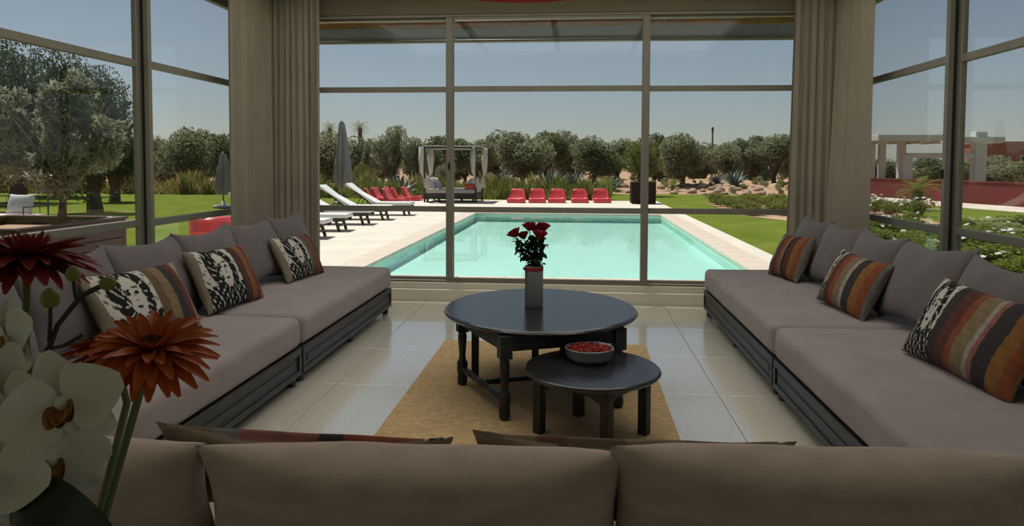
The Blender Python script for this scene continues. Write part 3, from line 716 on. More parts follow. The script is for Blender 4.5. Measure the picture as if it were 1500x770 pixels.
# ================================================================== OUTSIDE GROUND
PX0, PX1, PY0, PY1 = -3.08, 2.50, 9.75, 22.4
DX0, DX1, DY0, DY1 = -7.0, 3.25, 8.16, 30.6
def slab(nm, x0, x1, y0, y1, z1, m, th=.1, parent=None):
    return box(nm, x0, x1, y0, y1, z1-th, z1, m, parent)
GX0, GX1, GY0, GY1 = PX0-.2, PX1+.2, PY0-.2, PY1+.2
gr = struct(mk('ground', [(-260, -60, -.16), (260, -60, -.16), (260, 420, -.16), (-260, 420, -.16), (GX0, GY0, -.16), (GX1, GY0, -.16), (GX1, GY1, -.16), (GX0, GY1, -.16)],
               [(0, 1, 5, 4), (1, 2, 6, 5), (2, 3, 7, 6), (3, 0, 4, 7)], m_soil))
lw_ = group_root('lawn')
slab('turf', -40, DX0, -12, 36, -.02, m_lawn, .12, lw_); slab('turf', DX1, 40, -12, 39.5, -.02, m_lawn, .12, lw_); slab('turf', DX0, DX1, DY1, 38, -.02, m_lawn, .12, lw_)
slab('turf', DX0, -3.72, -12, DY0, -.02, m_lawn, .12, lw_); slab('turf', 3.0, DX1, -12, DY0, -.02, m_lawn, .12, lw_)
dk = group_root('terrace')
CW = .42
slab('paving', DX0, PX0-CW, DY0, DY1, -.002, m_deck, .12, dk); slab('paving', PX0-CW, PX1+CW, DY0, PY0-CW, -.002, m_deck, .12, dk)
slab('paving', PX0-CW, DX1, PY1+CW, DY1, -.002, m_deck, .12, dk); slab('paving', PX1+CW, DX1, DY0, PY1+CW, -.002, m_deck, .12, dk)
pool = group_root('pool')
d_ = .26
v = [(PX0, PY0, -.05), (PX1, PY0, -.05), (PX1, PY1, -.05), (PX0, PY1, -.05), (PX0, PY0, -d_), (PX1, PY0, -d_), (PX1, PY1, -d_), (PX0, PY1, -d_)]
mk('basin', v, [(4, 5, 6, 7), (0, 4, 7, 3), (1, 2, 6, 5), (0, 1, 5, 4), (3, 7, 6, 2)], m_pool, pool)
mk('water', [(PX0, PY0, -.058), (PX1, PY0, -.058), (PX1, PY1, -.058), (PX0, PY1, -.058)], [(0, 1, 2, 3)], m_water, pool)
cs = {}
def stones(along, x0, x1, y0, y1):
    L = (y1-y0) if along == 'y' else (x1-x0); n = round(L/.62); s = L/n; k = (along, round(s, 3), round(x1-x0 if along == 'y' else y1-y0, 2))
    if k not in cs:
        cs[k] = box_mesh('coping_stone', .003, (x1-x0 if along == 'y' else s)-.003, .003, (s if along == 'y' else y1-y0)-.003, -.06, 0, .012, 2)
    for i in range(n):
        o = obj('coping_stone', cs[k], pool, m_cope); o.location = (x0, y0+i*s, .004) if along == 'y' else (x0+i*s, y0, .004)
stones('y', PX0-CW, PX0+.02, PY0, PY1); stones('y', PX1-.02, PX1+CW, PY0, PY1)
stones('x', PX0-CW, PX1+CW, PY0-CW, PY0+.02); stones('x', PX0-CW, PX1+CW, PY1-.02, PY1+CW)

# roof overhang and awning -------------------------------------------------------------
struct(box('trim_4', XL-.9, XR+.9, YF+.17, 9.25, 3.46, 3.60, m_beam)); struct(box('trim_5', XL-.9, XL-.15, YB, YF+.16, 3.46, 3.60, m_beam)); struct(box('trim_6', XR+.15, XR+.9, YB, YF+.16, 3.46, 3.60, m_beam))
AW = thing('awning', 'grey fabric awning with a brown roller above the pool window', 'awning', (0, 9.6, 3.0))
a0, a1 = -4.0, 3.25
brk = [gy(604, 50, 9.6).x, gy(974, 50, 9.6).x]
xs = [a0, brk[0], brk[1], a1]
tube('roller', [(a0, .03, .298), (a1, .03, .318)], .06, m_reed, AW, 16)
for k in range(3):
    v = []; f = []
    for i in range(13):
        xx = xs[k]+(xs[k+1]-xs[k])*i/12
        for j in range(5): v.append((xx, .03*math.sin(j/4*PI)*-1+.006*math.sin(xx*3),   .09+.165*j/4))
    for i in range(12):
        for j in range(4): q = i*5+j; f.append((q, q+5, q+6, q+1))
    mk('fabric', v, f, m_awn, AW, True)
tube('front_bar', [(a0, -.02, .075), (a1, -.02, .075)], .026, m_frame, AW, 8)
for b in brk+[-3.9, 3.15]:
    tube('arm', [(b, 0, .1), (b, .03, .28), (b, -.30, .458)], .014, m_frame, AW, 8)

# ================================================================== POOL FURNITURE
def lounger_proto():
    r = thing('sun_lounger', 'white padded sun lounger on dark wooden legs in the row beside the pool', 'sun lounger', group='sun loungers in the row beside the pool')
    # local: foot end at x=0, head at x=-1.95, width along y
    for sy in (-.31, .31): box('side_rail', -1.62, .0, sy-.022, sy+.022, .22, .29, m_teak, r, .004, 1)
    for xx in (-.09, -.55, -1.0): box('slat', xx-.03, xx+.03, -.29, .29, .235, .26, m_teak, r)
    for sx, tilt in ((-.20, .07), (-1.45, -.05)):
        for sy in (-.31, .31):
            prism('leg', [(sx-.03, .225), (sx+.03, .225), (sx+tilt+.028, 0), (sx+tilt-.028, 0)], sy-.026, sy+.026, m_teak, r, 'y')
    box('cross_bar', -.19, -.14, -.29, .29, .10, .14, m_teak, r, .004, 1)
    hx, hz, bx, bz = -1.05, .30, -1.85, .92
    prism('mattress', [(hx, .295), (.02, .295), (.035, .33), (.02, .375), (hx, .375)], -.32, .32, m_white, r, 'y')
    n = Vector((-(bz-hz), (bx-hx))).normalized()*-.075
    prism('back_mattress', [(hx, hz), (bx, bz), (bx+n.x*-1, bz+n.y*-1), (hx+.06, hz+.078)], -.32, .32, m_white, r, 'y')
    m2 = Vector((-(bz-hz), (bx-hx))).normalized()*.035
    prism('back_frame', [(hx, hz-.005), (bx, bz-.005), (bx+m2.x*.0-.03, bz-.03), (hx-.03, hz-.035)], -.30, .30, m_teak, r, 'y')
    tube('prop', [(-1.40, .25, .56), (-1.58, .25, .24)], .014, m_teak, r, 6); tube('prop', [(-1.40, -.25, .56), (-1.58, -.25, .24)], .014, m_teak, r, 6)
    return r
lp = lounger_proto()
for i, (x, y, a) in enumerate(((-5.02, 14.55, 3), (-5.08, 16.15, 4), (-5.05, 17.9, 3), (-4.98, 19.5, 2), (-4.80, 21.25, 1))):
    o = lp if i == 0 else clone(lp); o.location = (x, y, 0); o.rotation_euler = (0, 0, R(a))
    o['label'] = ORD[i]+' white padded sun lounger counted from the house, in the row beside the pool'

def red_chair_mesh():
    # moulded low chair: S-shaped thick shell, front towards -Y
    P = [(-.42, .0), (-.40, .17), (-.34, .205), (-.15, .17), (.02, .16), (.10, .22), (.20, .42), (.27, .545), (.31, .56), (.335, .54), (.30, .38), (.24, .16), (.22, .0)]
    n = len(P); secs = [(-.36, 0), (-.345, 1), (-.2, 1), (0, 1), (.2, 1), (.345, 1), (.36, 0)]; v = []; f = []
    for sx, full in secs:
        for (y, z) in P:
            tp = 1-.22*(max(0, z-.15)/.41); dish = -.025*(1-(sx/.36)**2) if (z > .15 and y < .28) else 0
            k = 1 if full else .93
            v.append((sx*tp, y*k, max(0, z*k+dish*(full))))
    for i in range(len(secs)-1):
        for j in range(n): a = i*n+j; b = i*n+(j+1) % n; f.append((a, b, b+n, a+n))
    f.append(tuple(range(n))[::-1]); f.append(tuple((len(secs)-1)*n+j for j in range(n)))
    me = mesh('low_chair', v, f)
    return me
rc = red_chair_mesh()
bm = bmesh.new(); bm.from_mesh(rc); bmesh.ops.recalc_face_normals(bm, faces=bm.faces); bmesh.ops.bevel(bm, geom=[e for e in bm.edges if e.calc_face_angle(0) > .6], offset=.018, segments=2, affect='EDGES'); bm.to_mesh(rc); bm.free()
rc.materials.append(m_red); rc.shade_smooth()
for i, (px, a) in enumerate(((881, 6), (849, 3), (816, -2), (787, 2), (757, -4))):
    p = gz(px, 296.5); o = obj('low_chair', rc); o.location = (p.x, p.y, 0); o.rotation_euler = (0, 0, R(a)); o.scale = (.93, .9, .95)
    tag(o, ORD[i]+' low red plastic chair from the wicker cube, in the row facing the pool', 'chair', 'row of red chairs at the end of the pool')
for i, (x, y, a) in enumerate(((-6.95, 27.60, 84), (-7.90, 28.30, 97), (-6.92, 28.60, 95), (-7.85, 29.30, 83), (-6.70, 29.60, 88), (-7.60, 30.28, 92))):
    o = obj('low_chair', rc); o.location = (x, y, -.02 if x < -7.3 else -.002); o.rotation_euler = (0, 0, R(a))
    tag(o, 'low moulded red plastic chair in the cluster between the sun loungers and the canopy daybed', 'chair', 'cluster of red chairs near the daybed')
p = Vector((-6.62, 18.7, 0))
r = thing('side_table', 'small red tub shaped table between two sun loungers', 'table', p)
lathe('table_body', [(.0, 0), (.15, 0), (.17, .02), (.235, .40), (.24, .43), (.225, .435), (.21, .41), (0, .40)], m_red, r, 24); lathe('rim', [(.24, .425), (.247, .43), (.247, .445), (.236, .445)], m_red, r, 24)
p = gy(310, 330, 12.8)
r = thing('garden_stool', 'round red drum stool on the terrace edge beside the beige curtain', 'stool', (p.x, 12.8, 0))
lathe('stool_body', [(0, 0), (.36, 0), (.38, .03), (.375, .25), (.385, .27), (.385, .29), (.375, .31), (.38, .49), (.37, .52), (0, .525)], m_red, r, 40)
lathe('rim_band', [(.381, .47), (.39, .475), (.39, .50), (.381, .505)], m_red, r, 40)
bx_ = gz(925, 298.5); bx2 = gz(961, 299)
r = thing('storage_cube', 'dark brown wicker cube at the end of the pool beside the red chairs', 'storage box', (bx_.x, bx_.y, 0))
ww = bx2.x-bx_.x
box('wicker_body', .02, ww-.02, .02, ww-.02, .02, .78, m_wickerd, r, .01, 1); box('lid', 0, ww, 0, ww, .781, .83, m_wickerd, r, .012, 1)
for cx in (0, ww-.05):
    for cy in (0, ww-.05): box('corner_post', cx, cx+.05, cy, cy+.05, 0, .78, m_wickerd, r, .005, 1)
for k in range(1, 9): box('weave_band', .015, ww-.015, .008, .022, k*.085-.02, k*.085+.02, m_wickerd, r, .006, 1)

# canopy daybed ----------------------------------------------------------------------------
bx0, bx1, by0, by1 = -5.92, -3.85, 28.3, 30.25
D = thing('canopy_daybed', 'dark framed canopy daybed with white tied curtains and grey pillows', 'daybed', (bx0, by0, 0))
Wd, Dd, Hd = bx1-bx0, by1-by0, 2.16
for px in (0, Wd-.07):
    for py in (0, Dd-.07): box('post', px, px+.07, py, py+.07, 0, Hd, m_teak, D, .004, 1)
for py in (0, Dd-.07): box('top_beam', .07, Wd-.07, py, py+.06, Hd-.08, Hd-.01, m_teak, D)
for px in (0, Wd-.07): box('top_beam', px, px+.06, .07, Dd-.07, Hd-.08, Hd-.01, m_teak, D)
m_sheer = clothmat('white_sheer', (.72, .70, .64), .4)
box('canopy_sheet', -.01, Wd+.01, -.01, Dd+.01, Hd-.004, Hd+.02, m_white, D)
for k in range(6): box('roof_slat', .03, Wd-.03, .12+k*(Dd-.3)/5, .18+k*(Dd-.3)/5, Hd-.10, Hd-.081, m_sheer, D)
box('bed_frame', .02, Wd-.02, .02, Dd-.02, .16, .34, m_teak, D, .01, 1)
for k in range(5): box('foot', .1+k*(Wd-.28)/4, .18+k*(Wd-.28)/4, .04, .12, 0, .16, m_teak, D)
box('mattress', .06, Wd-.06, .03, Dd-.06, .341, .50, mat('daybed_mattress', (.50, .45, .42), .9), D, .04, 3)
m_gpil = mat('pale_grey_pillow', (.52, .50, .56), .9)
dpm = pillow_mesh('pillow', .55, .50, .17, 12, 10, .05)
dpm.materials.append(m_gpil)
for i, (x, y, rz, ln) in enumerate(((.35, .5, -88, 25), (.55, .75, -95, 30), (.30, 1.3, -85, 22), (1.72, .5, 92, 25), (1.55, .8, 88, 32), (1.76, 1.3, 95, 22))):
    o = obj('daybed_pillow', dpm, D); o.matrix_local = Matrix.Translation((x, y, .50)) @ Matrix.Rotation(R(rz+180), 4, 'Z') @ Matrix.Rotation(-R(ln), 4, 'X')
o = obj('bolster', pillow_mesh('bolster', .42, .22, .16, 12, 10, .04), D, mat('red_orange_cushion', (.50, .07, .03), .8)); o.matrix_local = Matrix.Translation((1.80, .14, .36+.145)) @ Matrix.Rotation(0, 4, 'Z')
for px, py, sx in ((.03, .02, -1), (.13, .30, 1), (Wd-.02, .02, -1), (Wd-.02, Dd-.1, 1)):
    prof = [(.02, .0), (.09, .0), (.11, -.5), (.07, -1.0), (.028, -1.18), (.06, -1.25), (.10, -1.5), (.11, -1.62)]
    v = []; f = []
    for i, (rr, z) in enumerate(prof):
        cx = px+sx*(.10 if i not in (0,) else .04)*(1 if i < 4 else .3)-(.16*sx*max(0, i-4)/3 if sx < 0 else 0)
        for k in range(12):
            th = 2*PI*k/12; q = rr*(1+.25*math.sin(k*3.1+i)); v.append((cx+q*math.cos(th), py+q*.6*math.sin(th), Hd-.02+z))
    for i in range(len(prof)-1):
        for k in range(12): q = i*12; f.append((q+k, q+(k+1) % 12, q+12+(k+1) % 12, q+12+k))
    mk('tied_curtain', v, f, m_sheer, D, True)

def parasol(label, px, py_top, Y, Hc):
    p = gy(px, 280, Y); r = thing('parasol', label, 'parasol', (p.x, Y, 0))
    top = gy(px, py_top, Y).z
    tube('pole', [(0, 0, .08), (0, 0, top+.04)], .028, m_frame, r, 10)
    lathe('base', [(0, 0), (.34, 0), (.34, .06), (.06, .085), (.05, .22), (0, .22)], m_concrete, r, 20)
    v = []; f = []; n = 40; zz = [(0, .05), (.05, .09), (.25, .13), (.5, .19), (.75, .25), (.88, .26), (1, .20)]
    for t, rr in zz:
        for k in range(n):
            th = 2*PI*k/n; q = rr*(1+  .34*math.sin(7*th+t*4)+.20*math.sin(3*th+t*5))
            v.append((q*math.cos(th)+.10*t*math.sin(2*t), q*math.sin(th), top-Hc*t*(1-.05*math.sin(5*th))))
    for i in range(len(zz)-1):
        for k in range(n): q = i*n; f.append((q+k, q+(k+1) % n, q+n+(k+1) % n, q+n+k))
    mk('folded_canopy', v, f, m_parasol, r, True)
    lathe('finial', [(0, top), (.03, top+.01), (.03, top+.05), (0, top+.08)], m_white, r, 10)
parasol('closed mauve grey parasol behind the sun loungers', 501, 178, 27.0, 2.35)
parasol('closed mauve grey parasol partly hidden by the curtain at the garden window', 327, 225, 24.0, 1.3)

# ================================================================== PLANTS
def leaf_cloud(name, N, blobs, L, w, seed, mat_, droop=0.):
    rs = np.random.RandomState(seed)
    bl = np.array(blobs); wts = bl[:, 3]**2; ci = rs.choice(len(bl), N, p=wts/wts.sum())
    d = rs.normal(size=(N, 3)); d /= np.linalg.norm(d, axis=1)[:, None]
    rr = bl[ci, 3]*(1-.55*rs.random(N)**2)
    c = bl[ci, :3]+d*rr[:, None]
    a = rs.normal(size=(N, 3)); a[:, 2] += .5-droop; a /= np.linalg.norm(a, axis=1)[:, None]
    b = np.cross(a, rs.normal(size=(N, 3))); b /= np.linalg.norm(b, axis=1)[:, None]
    s = (.65+.7*rs.random(N))[:, None]
    P = np.stack([c-a*L*s*.5, c+b*w*s*.5, c+a*L*s*.5, c-b*w*s*.5], 1).reshape(-1, 3)
    me = bpy.data.meshes.new(name); me.vertices.add(4*N); me.vertices.foreach_set('co', P.astype(np.float32).ravel())
    me.loops.add(4*N); me.loops.foreach_set('vertex_index', np.arange(4*N, dtype=np.int32))
    me.polygons.add(N); me.polygons.foreach_set('loop_start', np.arange(0, 4*N, 4, dtype=np.int32))
    me.update(calc_edges=True); me.materials.append(mat_); return me
def blobset(n, seed, rmin=.28, rmax=.5, flat=1.):
    rn = random.Random(seed); B_ = [(0, 0, .0, .55)]
    for k in range(n):
        th = rn.uniform(0, 2*PI); u = rn.uniform(-.75, .95); q = math.sqrt(max(0, 1-u*u))*rn.uniform(.35, .68)
        B_.append((q*math.cos(th), q*math.sin(th), u*.62*flat, rn.uniform(rmin, rmax)))
    return B_
def branches(name, h, seed, r0, n=5, spread=.35, parent=None, m=None, two=False):
    rn = random.Random(seed); v = []; f = []
    def add(pts, rad, k=7):
        vv, ff_ = tube_vf(pts, rad, k, True, len(v)); v.extend(vv); f.extend(ff_)
    k0 = .42*h
    add([(0, 0, 0), (rn.uniform(-.03, .03)*h, rn.uniform(-.03, .03)*h, k0*.5), (rn.uniform(-.05, .05)*h, 0, k0)], [r0*1.25, r0*.85, r0*.8])
    for i in range(n):
        a = 2*PI*i/n+rn.uniform(-.4, .4); e = spread*h*rn.uniform(.6, 1.15)
        add([(0, 0, k0*(.35 if two else .8)), (e*.35*math.cos(a), e*.35*math.sin(a), k0*1.25), (e*math.cos(a), e*math.sin(a), h*rn.uniform(.72, .95))], [r0*.62, r0*.45, r0*.12], 6)
    return mesh(name, v, f)
protos = [leaf_cloud('foliage', 7200, blobset(15, 30+k), .13, .045, 40+k, (m_olive, m_olive2, m_olive, m_olive2)[k]) for k in range(4)]
proto_big = [leaf_cloud('foliage', 15000, blobset(22, 80+k, .2, .42), .062, .024, 85+k, m_deep) for k in range(2)]
proto_lime = leaf_cloud('foliage', 3600, blobset(12, 50), .12, .04, 51, m_lime)
proto_thin = leaf_cloud('foliage', 3600, blobset(14, 60, .18, .34), .15, .035, 61, m_olive)
trunks = [branches('trunk', 1., 70+k, .05, 5, .35, two=True) for k in range(3)]
for t in trunks: t.materials.append(m_bark)
def tree(name, label, cat, p, h, rx, ry, me, tr, group, rz=0., low=.18):
    r = thing(name, label, cat, p, rz, group)
    o = obj('trunk', trunks[tr], r); o.scale = (h*.9, h*.9, h*.85)
    c = obj('foliage', me, r); hz = h*(1-low)/2; c.location = (0, 0, h-hz*.98); c.scale = (rx, ry, hz*1.02)
    return r
def berm_z(x, y):
    j = (y-37.5)/12; i = (x+9)/30
    if not (0 <= i <= 1 and 0 <= j <= 1): return -.05
    e = math.sin(PI*min(1, j*1.25)*.5)*min(1, i*10, (1-i)*10); return -.10+e*(.58+.12*math.sin(x*.9)+.07*math.sin(x*2.3+y)+.05*math.sin(x*5.1)*math.sin(y*4))
def ground_z(x, y):                       # where a trunk stands: bank, lawn or dry ground
    b = berm_z(x, y)
    return b-.06 if -9 < x < 21 and 37.5 < y < 49.5 else (-.03 if y < 36 else -.17)
GRV = 'olive trees of the grove beyond the garden'
LBL = 'grey green olive tree standing in the grove row beyond the garden'
rnd = random.Random(21)
row = [(478, 192, 42, 1.9), (520, 205, 47, 2.0), (560, 215, 52, 2.0), (655, 200, 42.5, 1.8), (700, 207, 47, 2.0), (728, 196, 52, 2.1), (765, 197, 42.5, 1.9), (800, 193, 47, 2.1), (835, 193, 52, 2.2), (872, 204, 42.5, 1.7), (905, 207, 47, 1.8),
       (968, 196, 52, 1.9), (1000, 197, 43, 1.7), (1032, 214, 55.5, 1.5), (1062, 212, 48.7, 1.5), (1100, 200, 52.5, 1.7), (1165, 205, 52, 1.5), (1200, 205, 43.5, 1.5)]
for i, (px, ty, Y, rx) in enumerate(row):
    t = gy(px, ty-4, Y); b0 = ground_z(t.x, Y)
    tree('olive_tree', LBL, 'tree', (t.x, Y, b0), t.z-b0, rx*rnd.uniform(.97, 1.05), rx, protos[i % 4], i % 3, GRV, rnd.uniform(0, 6), .06)
t = gy(1135, 197, 46.5)
tree('olive_tree', 'olive tree with a bare forked trunk standing alone in front of the grove', 'tree', (t.x, 46.5, ground_z(t.x, 46.5)), t.z-ground_z(t.x, 46.5), 2.0, 2.0, protos[1], 2, None, 1.1, .36)
for i in range(25):                       # second rank, filling the skyline
    px = -80+i*69+rnd.uniform(-6, 6)
    Y = 57.5 if i % 2 else 63.5; t = gy(px, rnd.uniform(207, 222) if px < 1280 else rnd.uniform(222, 236), Y)
    tree('olive_tree', 'distant dark olive tree in the back rank of the grove', 'tree', (t.x, Y, -.1), t.z+.1, 2.6, 2.4, protos[rnd.randrange(4)], i % 3, 'back rank of olive trees', rnd.uniform(0, 6), -.02)
for i, (px, ty, Y, rx) in enumerate(((236, 196, 44, 2.0), (268, 190, 38.5, 1.9), (300, 192, 47.5, 2.3), (338, 195, 41.5, 2.0), (200, 205, 38.6, 1.1))):
    t = gy(px, ty-3, Y); tree('olive_tree', 'dense olive tree behind the golden grass at the garden lawn', 'tree', (t.x, Y, -.17), t.z+.12, rx, rx, protos[i % 4], i % 3, 'olive trees behind the garden lawn', i*1.3, .0)
for i, (px, ty, Y, rx) in enumerate(((20, 62, 26, 2.15), (85, 72, 31.2, 2.35), (135, 100, 21.5, 1.4), (-45, 60, 20.5, 1.7), (165, 150, 27.2, 1.15))):
    t = gy(px, ty-6, Y); tree('large_tree', 'tall dark green tree rising behind the potted olive', 'tree', (t.x, Y, -.05), t.z, rx*1.05, rx, proto_big[i % 2], i % 3, 'tall trees behind the potted olive', i*.9, .02)
for i, (px, ty, Y, rx) in enumerate(((572, 172, 39.4, 1.25), (546, 200, 42.4, .9), (606, 192, 37.9, 1.0), (632, 205, 40.4, .9))):
    t = gy(px, ty-3, Y); tree('young_tree', 'loose feathery tree with open branches behind the tall grass', 'tree', (t.x, Y, ground_z(t.x, Y)), t.z-ground_z(t.x, Y), rx, rx, proto_thin, i % 3, 'feathery trees behind the tall grass', i*2., .12)
t = gy(940, 204, 36); tree('young_tree', 'yellow green young tree behind the wicker cube', 'tree', (t.x, 36, .0), t.z, 1.15, 1.1, proto_lime, 1, None, .4, .22)
for i, (px, py, Y, rx, hh) in enumerate(((545, 262, 37.2, .55, 1.35), (528, 258, 38.6, .7, 1.6), (511, 262, 37.2, .55, 1.25), (652, 250, 38.6, .72, 1.7), (716, 262, 37.6, .62, 1.2), (747, 262, 38.4, .62, 1.0))):
    p = gy(px, 262, Y)
    r = thing('garden_shrub', 'rounded green shrub behind the tall grass', 'shrub', (p.x, Y, ground_z(p.x, Y)), i, 'rounded shrubs behind the tall grass')
    c = obj('foliage', proto_lime if i < 3 else protos[0], r); c.location = (0, 0, hh*.5); c.scale = (rx, rx, hh*.55)
    o = obj('stem', trunks[i % 3], r); o.scale = (hh*.6,)*3

# potted olive by the left window ----------------------------------------------------------
PO = thing('planter', 'large dark plank planter box holding the olive tree outside the garden window', 'planter', (-6.0, 7.45, 0))
PW, PD, PH = 1.70, 1.95, .74
pk = box_mesh('plank', -PW+.06, -.06, 0, .03, .003, .117, .006, 1); pk2 = box_mesh('plank', -.03, 0, .06, PD-.06, .003, .117, .006, 1)
for k in range(6):
    for yy in (.0, PD-.03): o = obj('plank', pk, PO, m_plank); o.location = (0, yy, .03+k*.12)
    for xx in (.0, -PW+.03): o = obj('plank', pk2, PO, m_plank); o.location = (xx, 0, .03+k*.12)
for xx in (-.07, -PW):
    for yy in (-.01, PD-.06): box('corner_post', xx, xx+.07, yy, yy+.07, 0, PH+.01, m_plank, PO, .005, 1)
for yy in (-.03, PD-.07): box('top_rail', -PW-.02, .02, yy, yy+.10, PH+.011, PH+.04, m_plank, PO, .005, 1)
for xx in (-.08, -PW-.02): box('top_rail', xx, xx+.10, .071, PD-.071, PH+.011, PH+.04, m_plank, PO, .005, 1)
box('soil', -PW+.035, -.035, .035, PD-.035, .5, .66, m_soil, PO)
tb = gy(90, 318, 8.95)
OT = thing('olive_tree', 'silvery olive tree with a slim trunk growing in the plank planter', 'tree', (tb.x, 8.95, .655))
OT.scale = (.9, .9, .9)
oh = 1.95
o = obj('trunk', branches('trunk', oh, 5, .055, 7, .36, two=False), OT, m_bark, True)
rn = random.Random(9)
for cz, (k, N) in enumerate((((0, 0, 1.45, .66), 2600), ((.42, -.1, 1.05, .55), 1700), ((-.50, .1, 1.10, .60), 1900), ((.15, .1, 1.85, .42), 1000), ((-.75, 0, 1.6, .5), 1300), ((.72, 0, 1.30, .38), 800), ((0, -.2, .75, .45), 900))):
    bl = [(k[0]+b[0]*k[3], k[1]+b[1]*k[3], k[2]+b[2]*k[3], b[3]*k[3]) for b in blobset(16, 200+cz, .16, .34)[1:]]
    stuff(obj('foliage', leaf_cloud('foliage', N, bl, .125, .034, 300+cz, m_olive3 if cz % 2 == 0 else m_olive), OT))
for i, (x, y, s) in enumerate(((-.14, 1.80, .07), (-.30, 1.15, .05), (-.28, 1.32, .06))):
    bm = bmesh.new(); bmesh.ops.create_icosphere(bm, subdivisions=2, radius=s)
    for v in bm.verts: v.co += Vector((bumpy(v.co.x*20+i, v.co.y*20, v.co.z*20), bumpy(v.co.y*18, v.co.z*18+i, 1), bumpy(v.co.z*20, v.co.x*15, i)))*s*.25
    me = bpy.data.meshes.new('stone'); bm.to_mesh(me); bm.free()
    o = obj('stone', me, None, m_rock, True); o.location = (-6.0+x, 7.45+y, .66+s*.85); tag(o, 'pale stone lying on the soil of the plank planter', 'stone', 'stones in the planter')

# garden seat at the far left ----------------------------------------------------------------
gs = gy(24, 318, 13.2)
G = thing('garden_bench', 'dark iron garden bench with pale seat pad beside the planter', 'bench', (gs.x, 13.2, 0))
for sx in (-.95, .42):
    for sy in (-.35, .3): tube('leg', [(sx, sy, 0), (sx, sy, .84 if sy > 0 else .44)], .015, m_gasket, G, 8)
for zz in (.84, .66): tube('back_rail', [(-.95, .3, zz), (.42, .3, zz)], .012, m_gasket, G, 8)
for k in range(9): tube('back_bar', [(-.95+1.37*k/8, .3, .44), (-.95+1.37*k/8, .3, .84)], .006, m_gasket, G, 6)
tube('arm_rail', [(.42, -.35, .44), (.42, -.35, .66), (.42, .3, .66)], .012, m_gasket, G, 8)
box('seat_frame', -.97, .44, -.37, .32, .38, .42, m_gasket, G)
box('seat_pad', -.93, .40, -.35, .28, .421, .50, mat('pale_pink_pad', (.62, .50, .48), .9), G, .03, 3)
o = obj('throw_pillow', pillow_mesh('throw_pillow', .52, .40, .18, 24, 18, .09, .004, 2.), None, mat('pale_pillow_cotton', (.66, .63, .64), .9)); placed(o, (gs.x+.03, 13.2+.02, .503), 0, R(18), 0)
tag(o, 'pale pink and white pillow on the iron garden bench', 'pillow')

# agaves, rocks, berm ------------------------------------------------------------------------
v = []; f = []; nx, ny = 60, 14
for j in range(ny+1):
    for i in range(nx+1):
        x = -9+30*i/nx; y = 37.5+12*j/ny; e = math.sin(PI*min(1, (j/ny)*1.25)*.5)*min(1, i/6, (nx-i)/6)
        v.append((x, y, -.10+e*(.58+.12*math.sin(x*.9)+.07*math.sin(x*2.3+y)+.05*math.sin(x*5.1)*math.sin(y*4))))
for j in range(ny):
    for i in range(nx): q = j*(nx+1)+i; f.append((q, q+1, q+nx+2, q+nx+1))
struct(mk('earth_berm', v, f, m_soil, None, True))
AGV = ((546, 268, 33.5, .9), (585, 268, 34.9, 1.15), (802, 275, 38.2, 1.45), (838, 272, 40.4, 1.05), (896, 272, 39.4, .85), (1075, 270, 42, 1.0), (735, 268, 40.2, 1.1), (1050, 272, 43.4, .6))
TAKEN = [(gy(px, by, Y).x, Y, s_*.95) for px, by, Y, s_ in AGV]+[(gy(px, ty-4, Y).x, Y, .6) for px, ty, Y, rx in row]+[(gy(886, 262, 37.2).x, 37.2, 1.0), (gy(985, 262, 40).x, 40, .72), (gy(940, 204, 36).x, 36, .6), (gy(1135, 197, 46.5).x, 46.5, .8)]
def free_spot(x0, x1, y0, y1, rad):
    for k in range(4000):
        x, y = rnd.uniform(x0, x1), rnd.uniform(y0, y1)
        if all(math.hypot(x-a, y-b) > rad+c for a, b, c in TAKEN): break
    TAKEN.append((x, y, rad)); return x, y
rocks = []
for i in range(3):
    bm = bmesh.new(); bmesh.ops.create_icosphere(bm, subdivisions=2, radius=1)
    for q in bm.verts: q.co = Vector((q.co.x*1.2, q.co.y*.9, q.co.z*.65))*(1+.25*bumpy(q.co.x*.5+i*3, q.co.y*.5, q.co.z*.5))
    me = bpy.data.meshes.new('rock'); bm.to_mesh(me); bm.free(); me.materials.append(m_rock); rocks.append(me)
rnd = random.Random(5)
for i in range(34):
    s = rnd.uniform(.12, .28); x, y = free_spot(1.2, 9.8, 38.1, 41.5, s*1.35)
    o = obj('rock', rocks[i % 3]); o.location = (x, y, berm_z(x, y)+s*.2); o.scale = (s, s, s); o.rotation_euler = (0, 0, rnd.uniform(0, 6))
    tag(o, 'brown garden stone on the slope of the earth bank', 'stone', 'stones on the earth bank')
sproto = leaf_cloud('foliage', 700, blobset(7, 90), .28, .07, 91, m_grassg); sproto2 = leaf_cloud('foliage', 700, blobset(7, 93), .28, .07, 94, m_olive)
for i in range(48):
    s = rnd.uniform(.18, .34); x, y = free_spot(.5, 12.4, 38.5, 45.5, s*1.2); z = berm_z(x, y)
    o = obj('low_shrub', (sproto, sproto2)[i % 2]); o.location = (x, y, z+s*.55); o.scale = (s, s, s*.9)
    tag(o, 'small tufted shrub growing on the bare earth bank', 'shrub', 'small shrubs on the earth bank')
def agave_leaf(L, w):
    v = []; f = []
    for i in range(7):
        t = i/6; ww = w*(.75+.5*math.sin(PI*t*.8))*(1-t**2.2)+.002
        v += [(-ww, -.10*L*t*t, L*t), (0, ww*.5-.10*L*t*t, L*t), (ww, -.10*L*t*t, L*t)]
    for i in range(6):
        for k in (0, 1): q = 3*i+k; f.append((q, q+1, q+4, q+3))
    me = mesh('leaf', v, f); me.materials.append(m_agave); me.shade_smooth(); return me
agl = agave_leaf(1., .085)
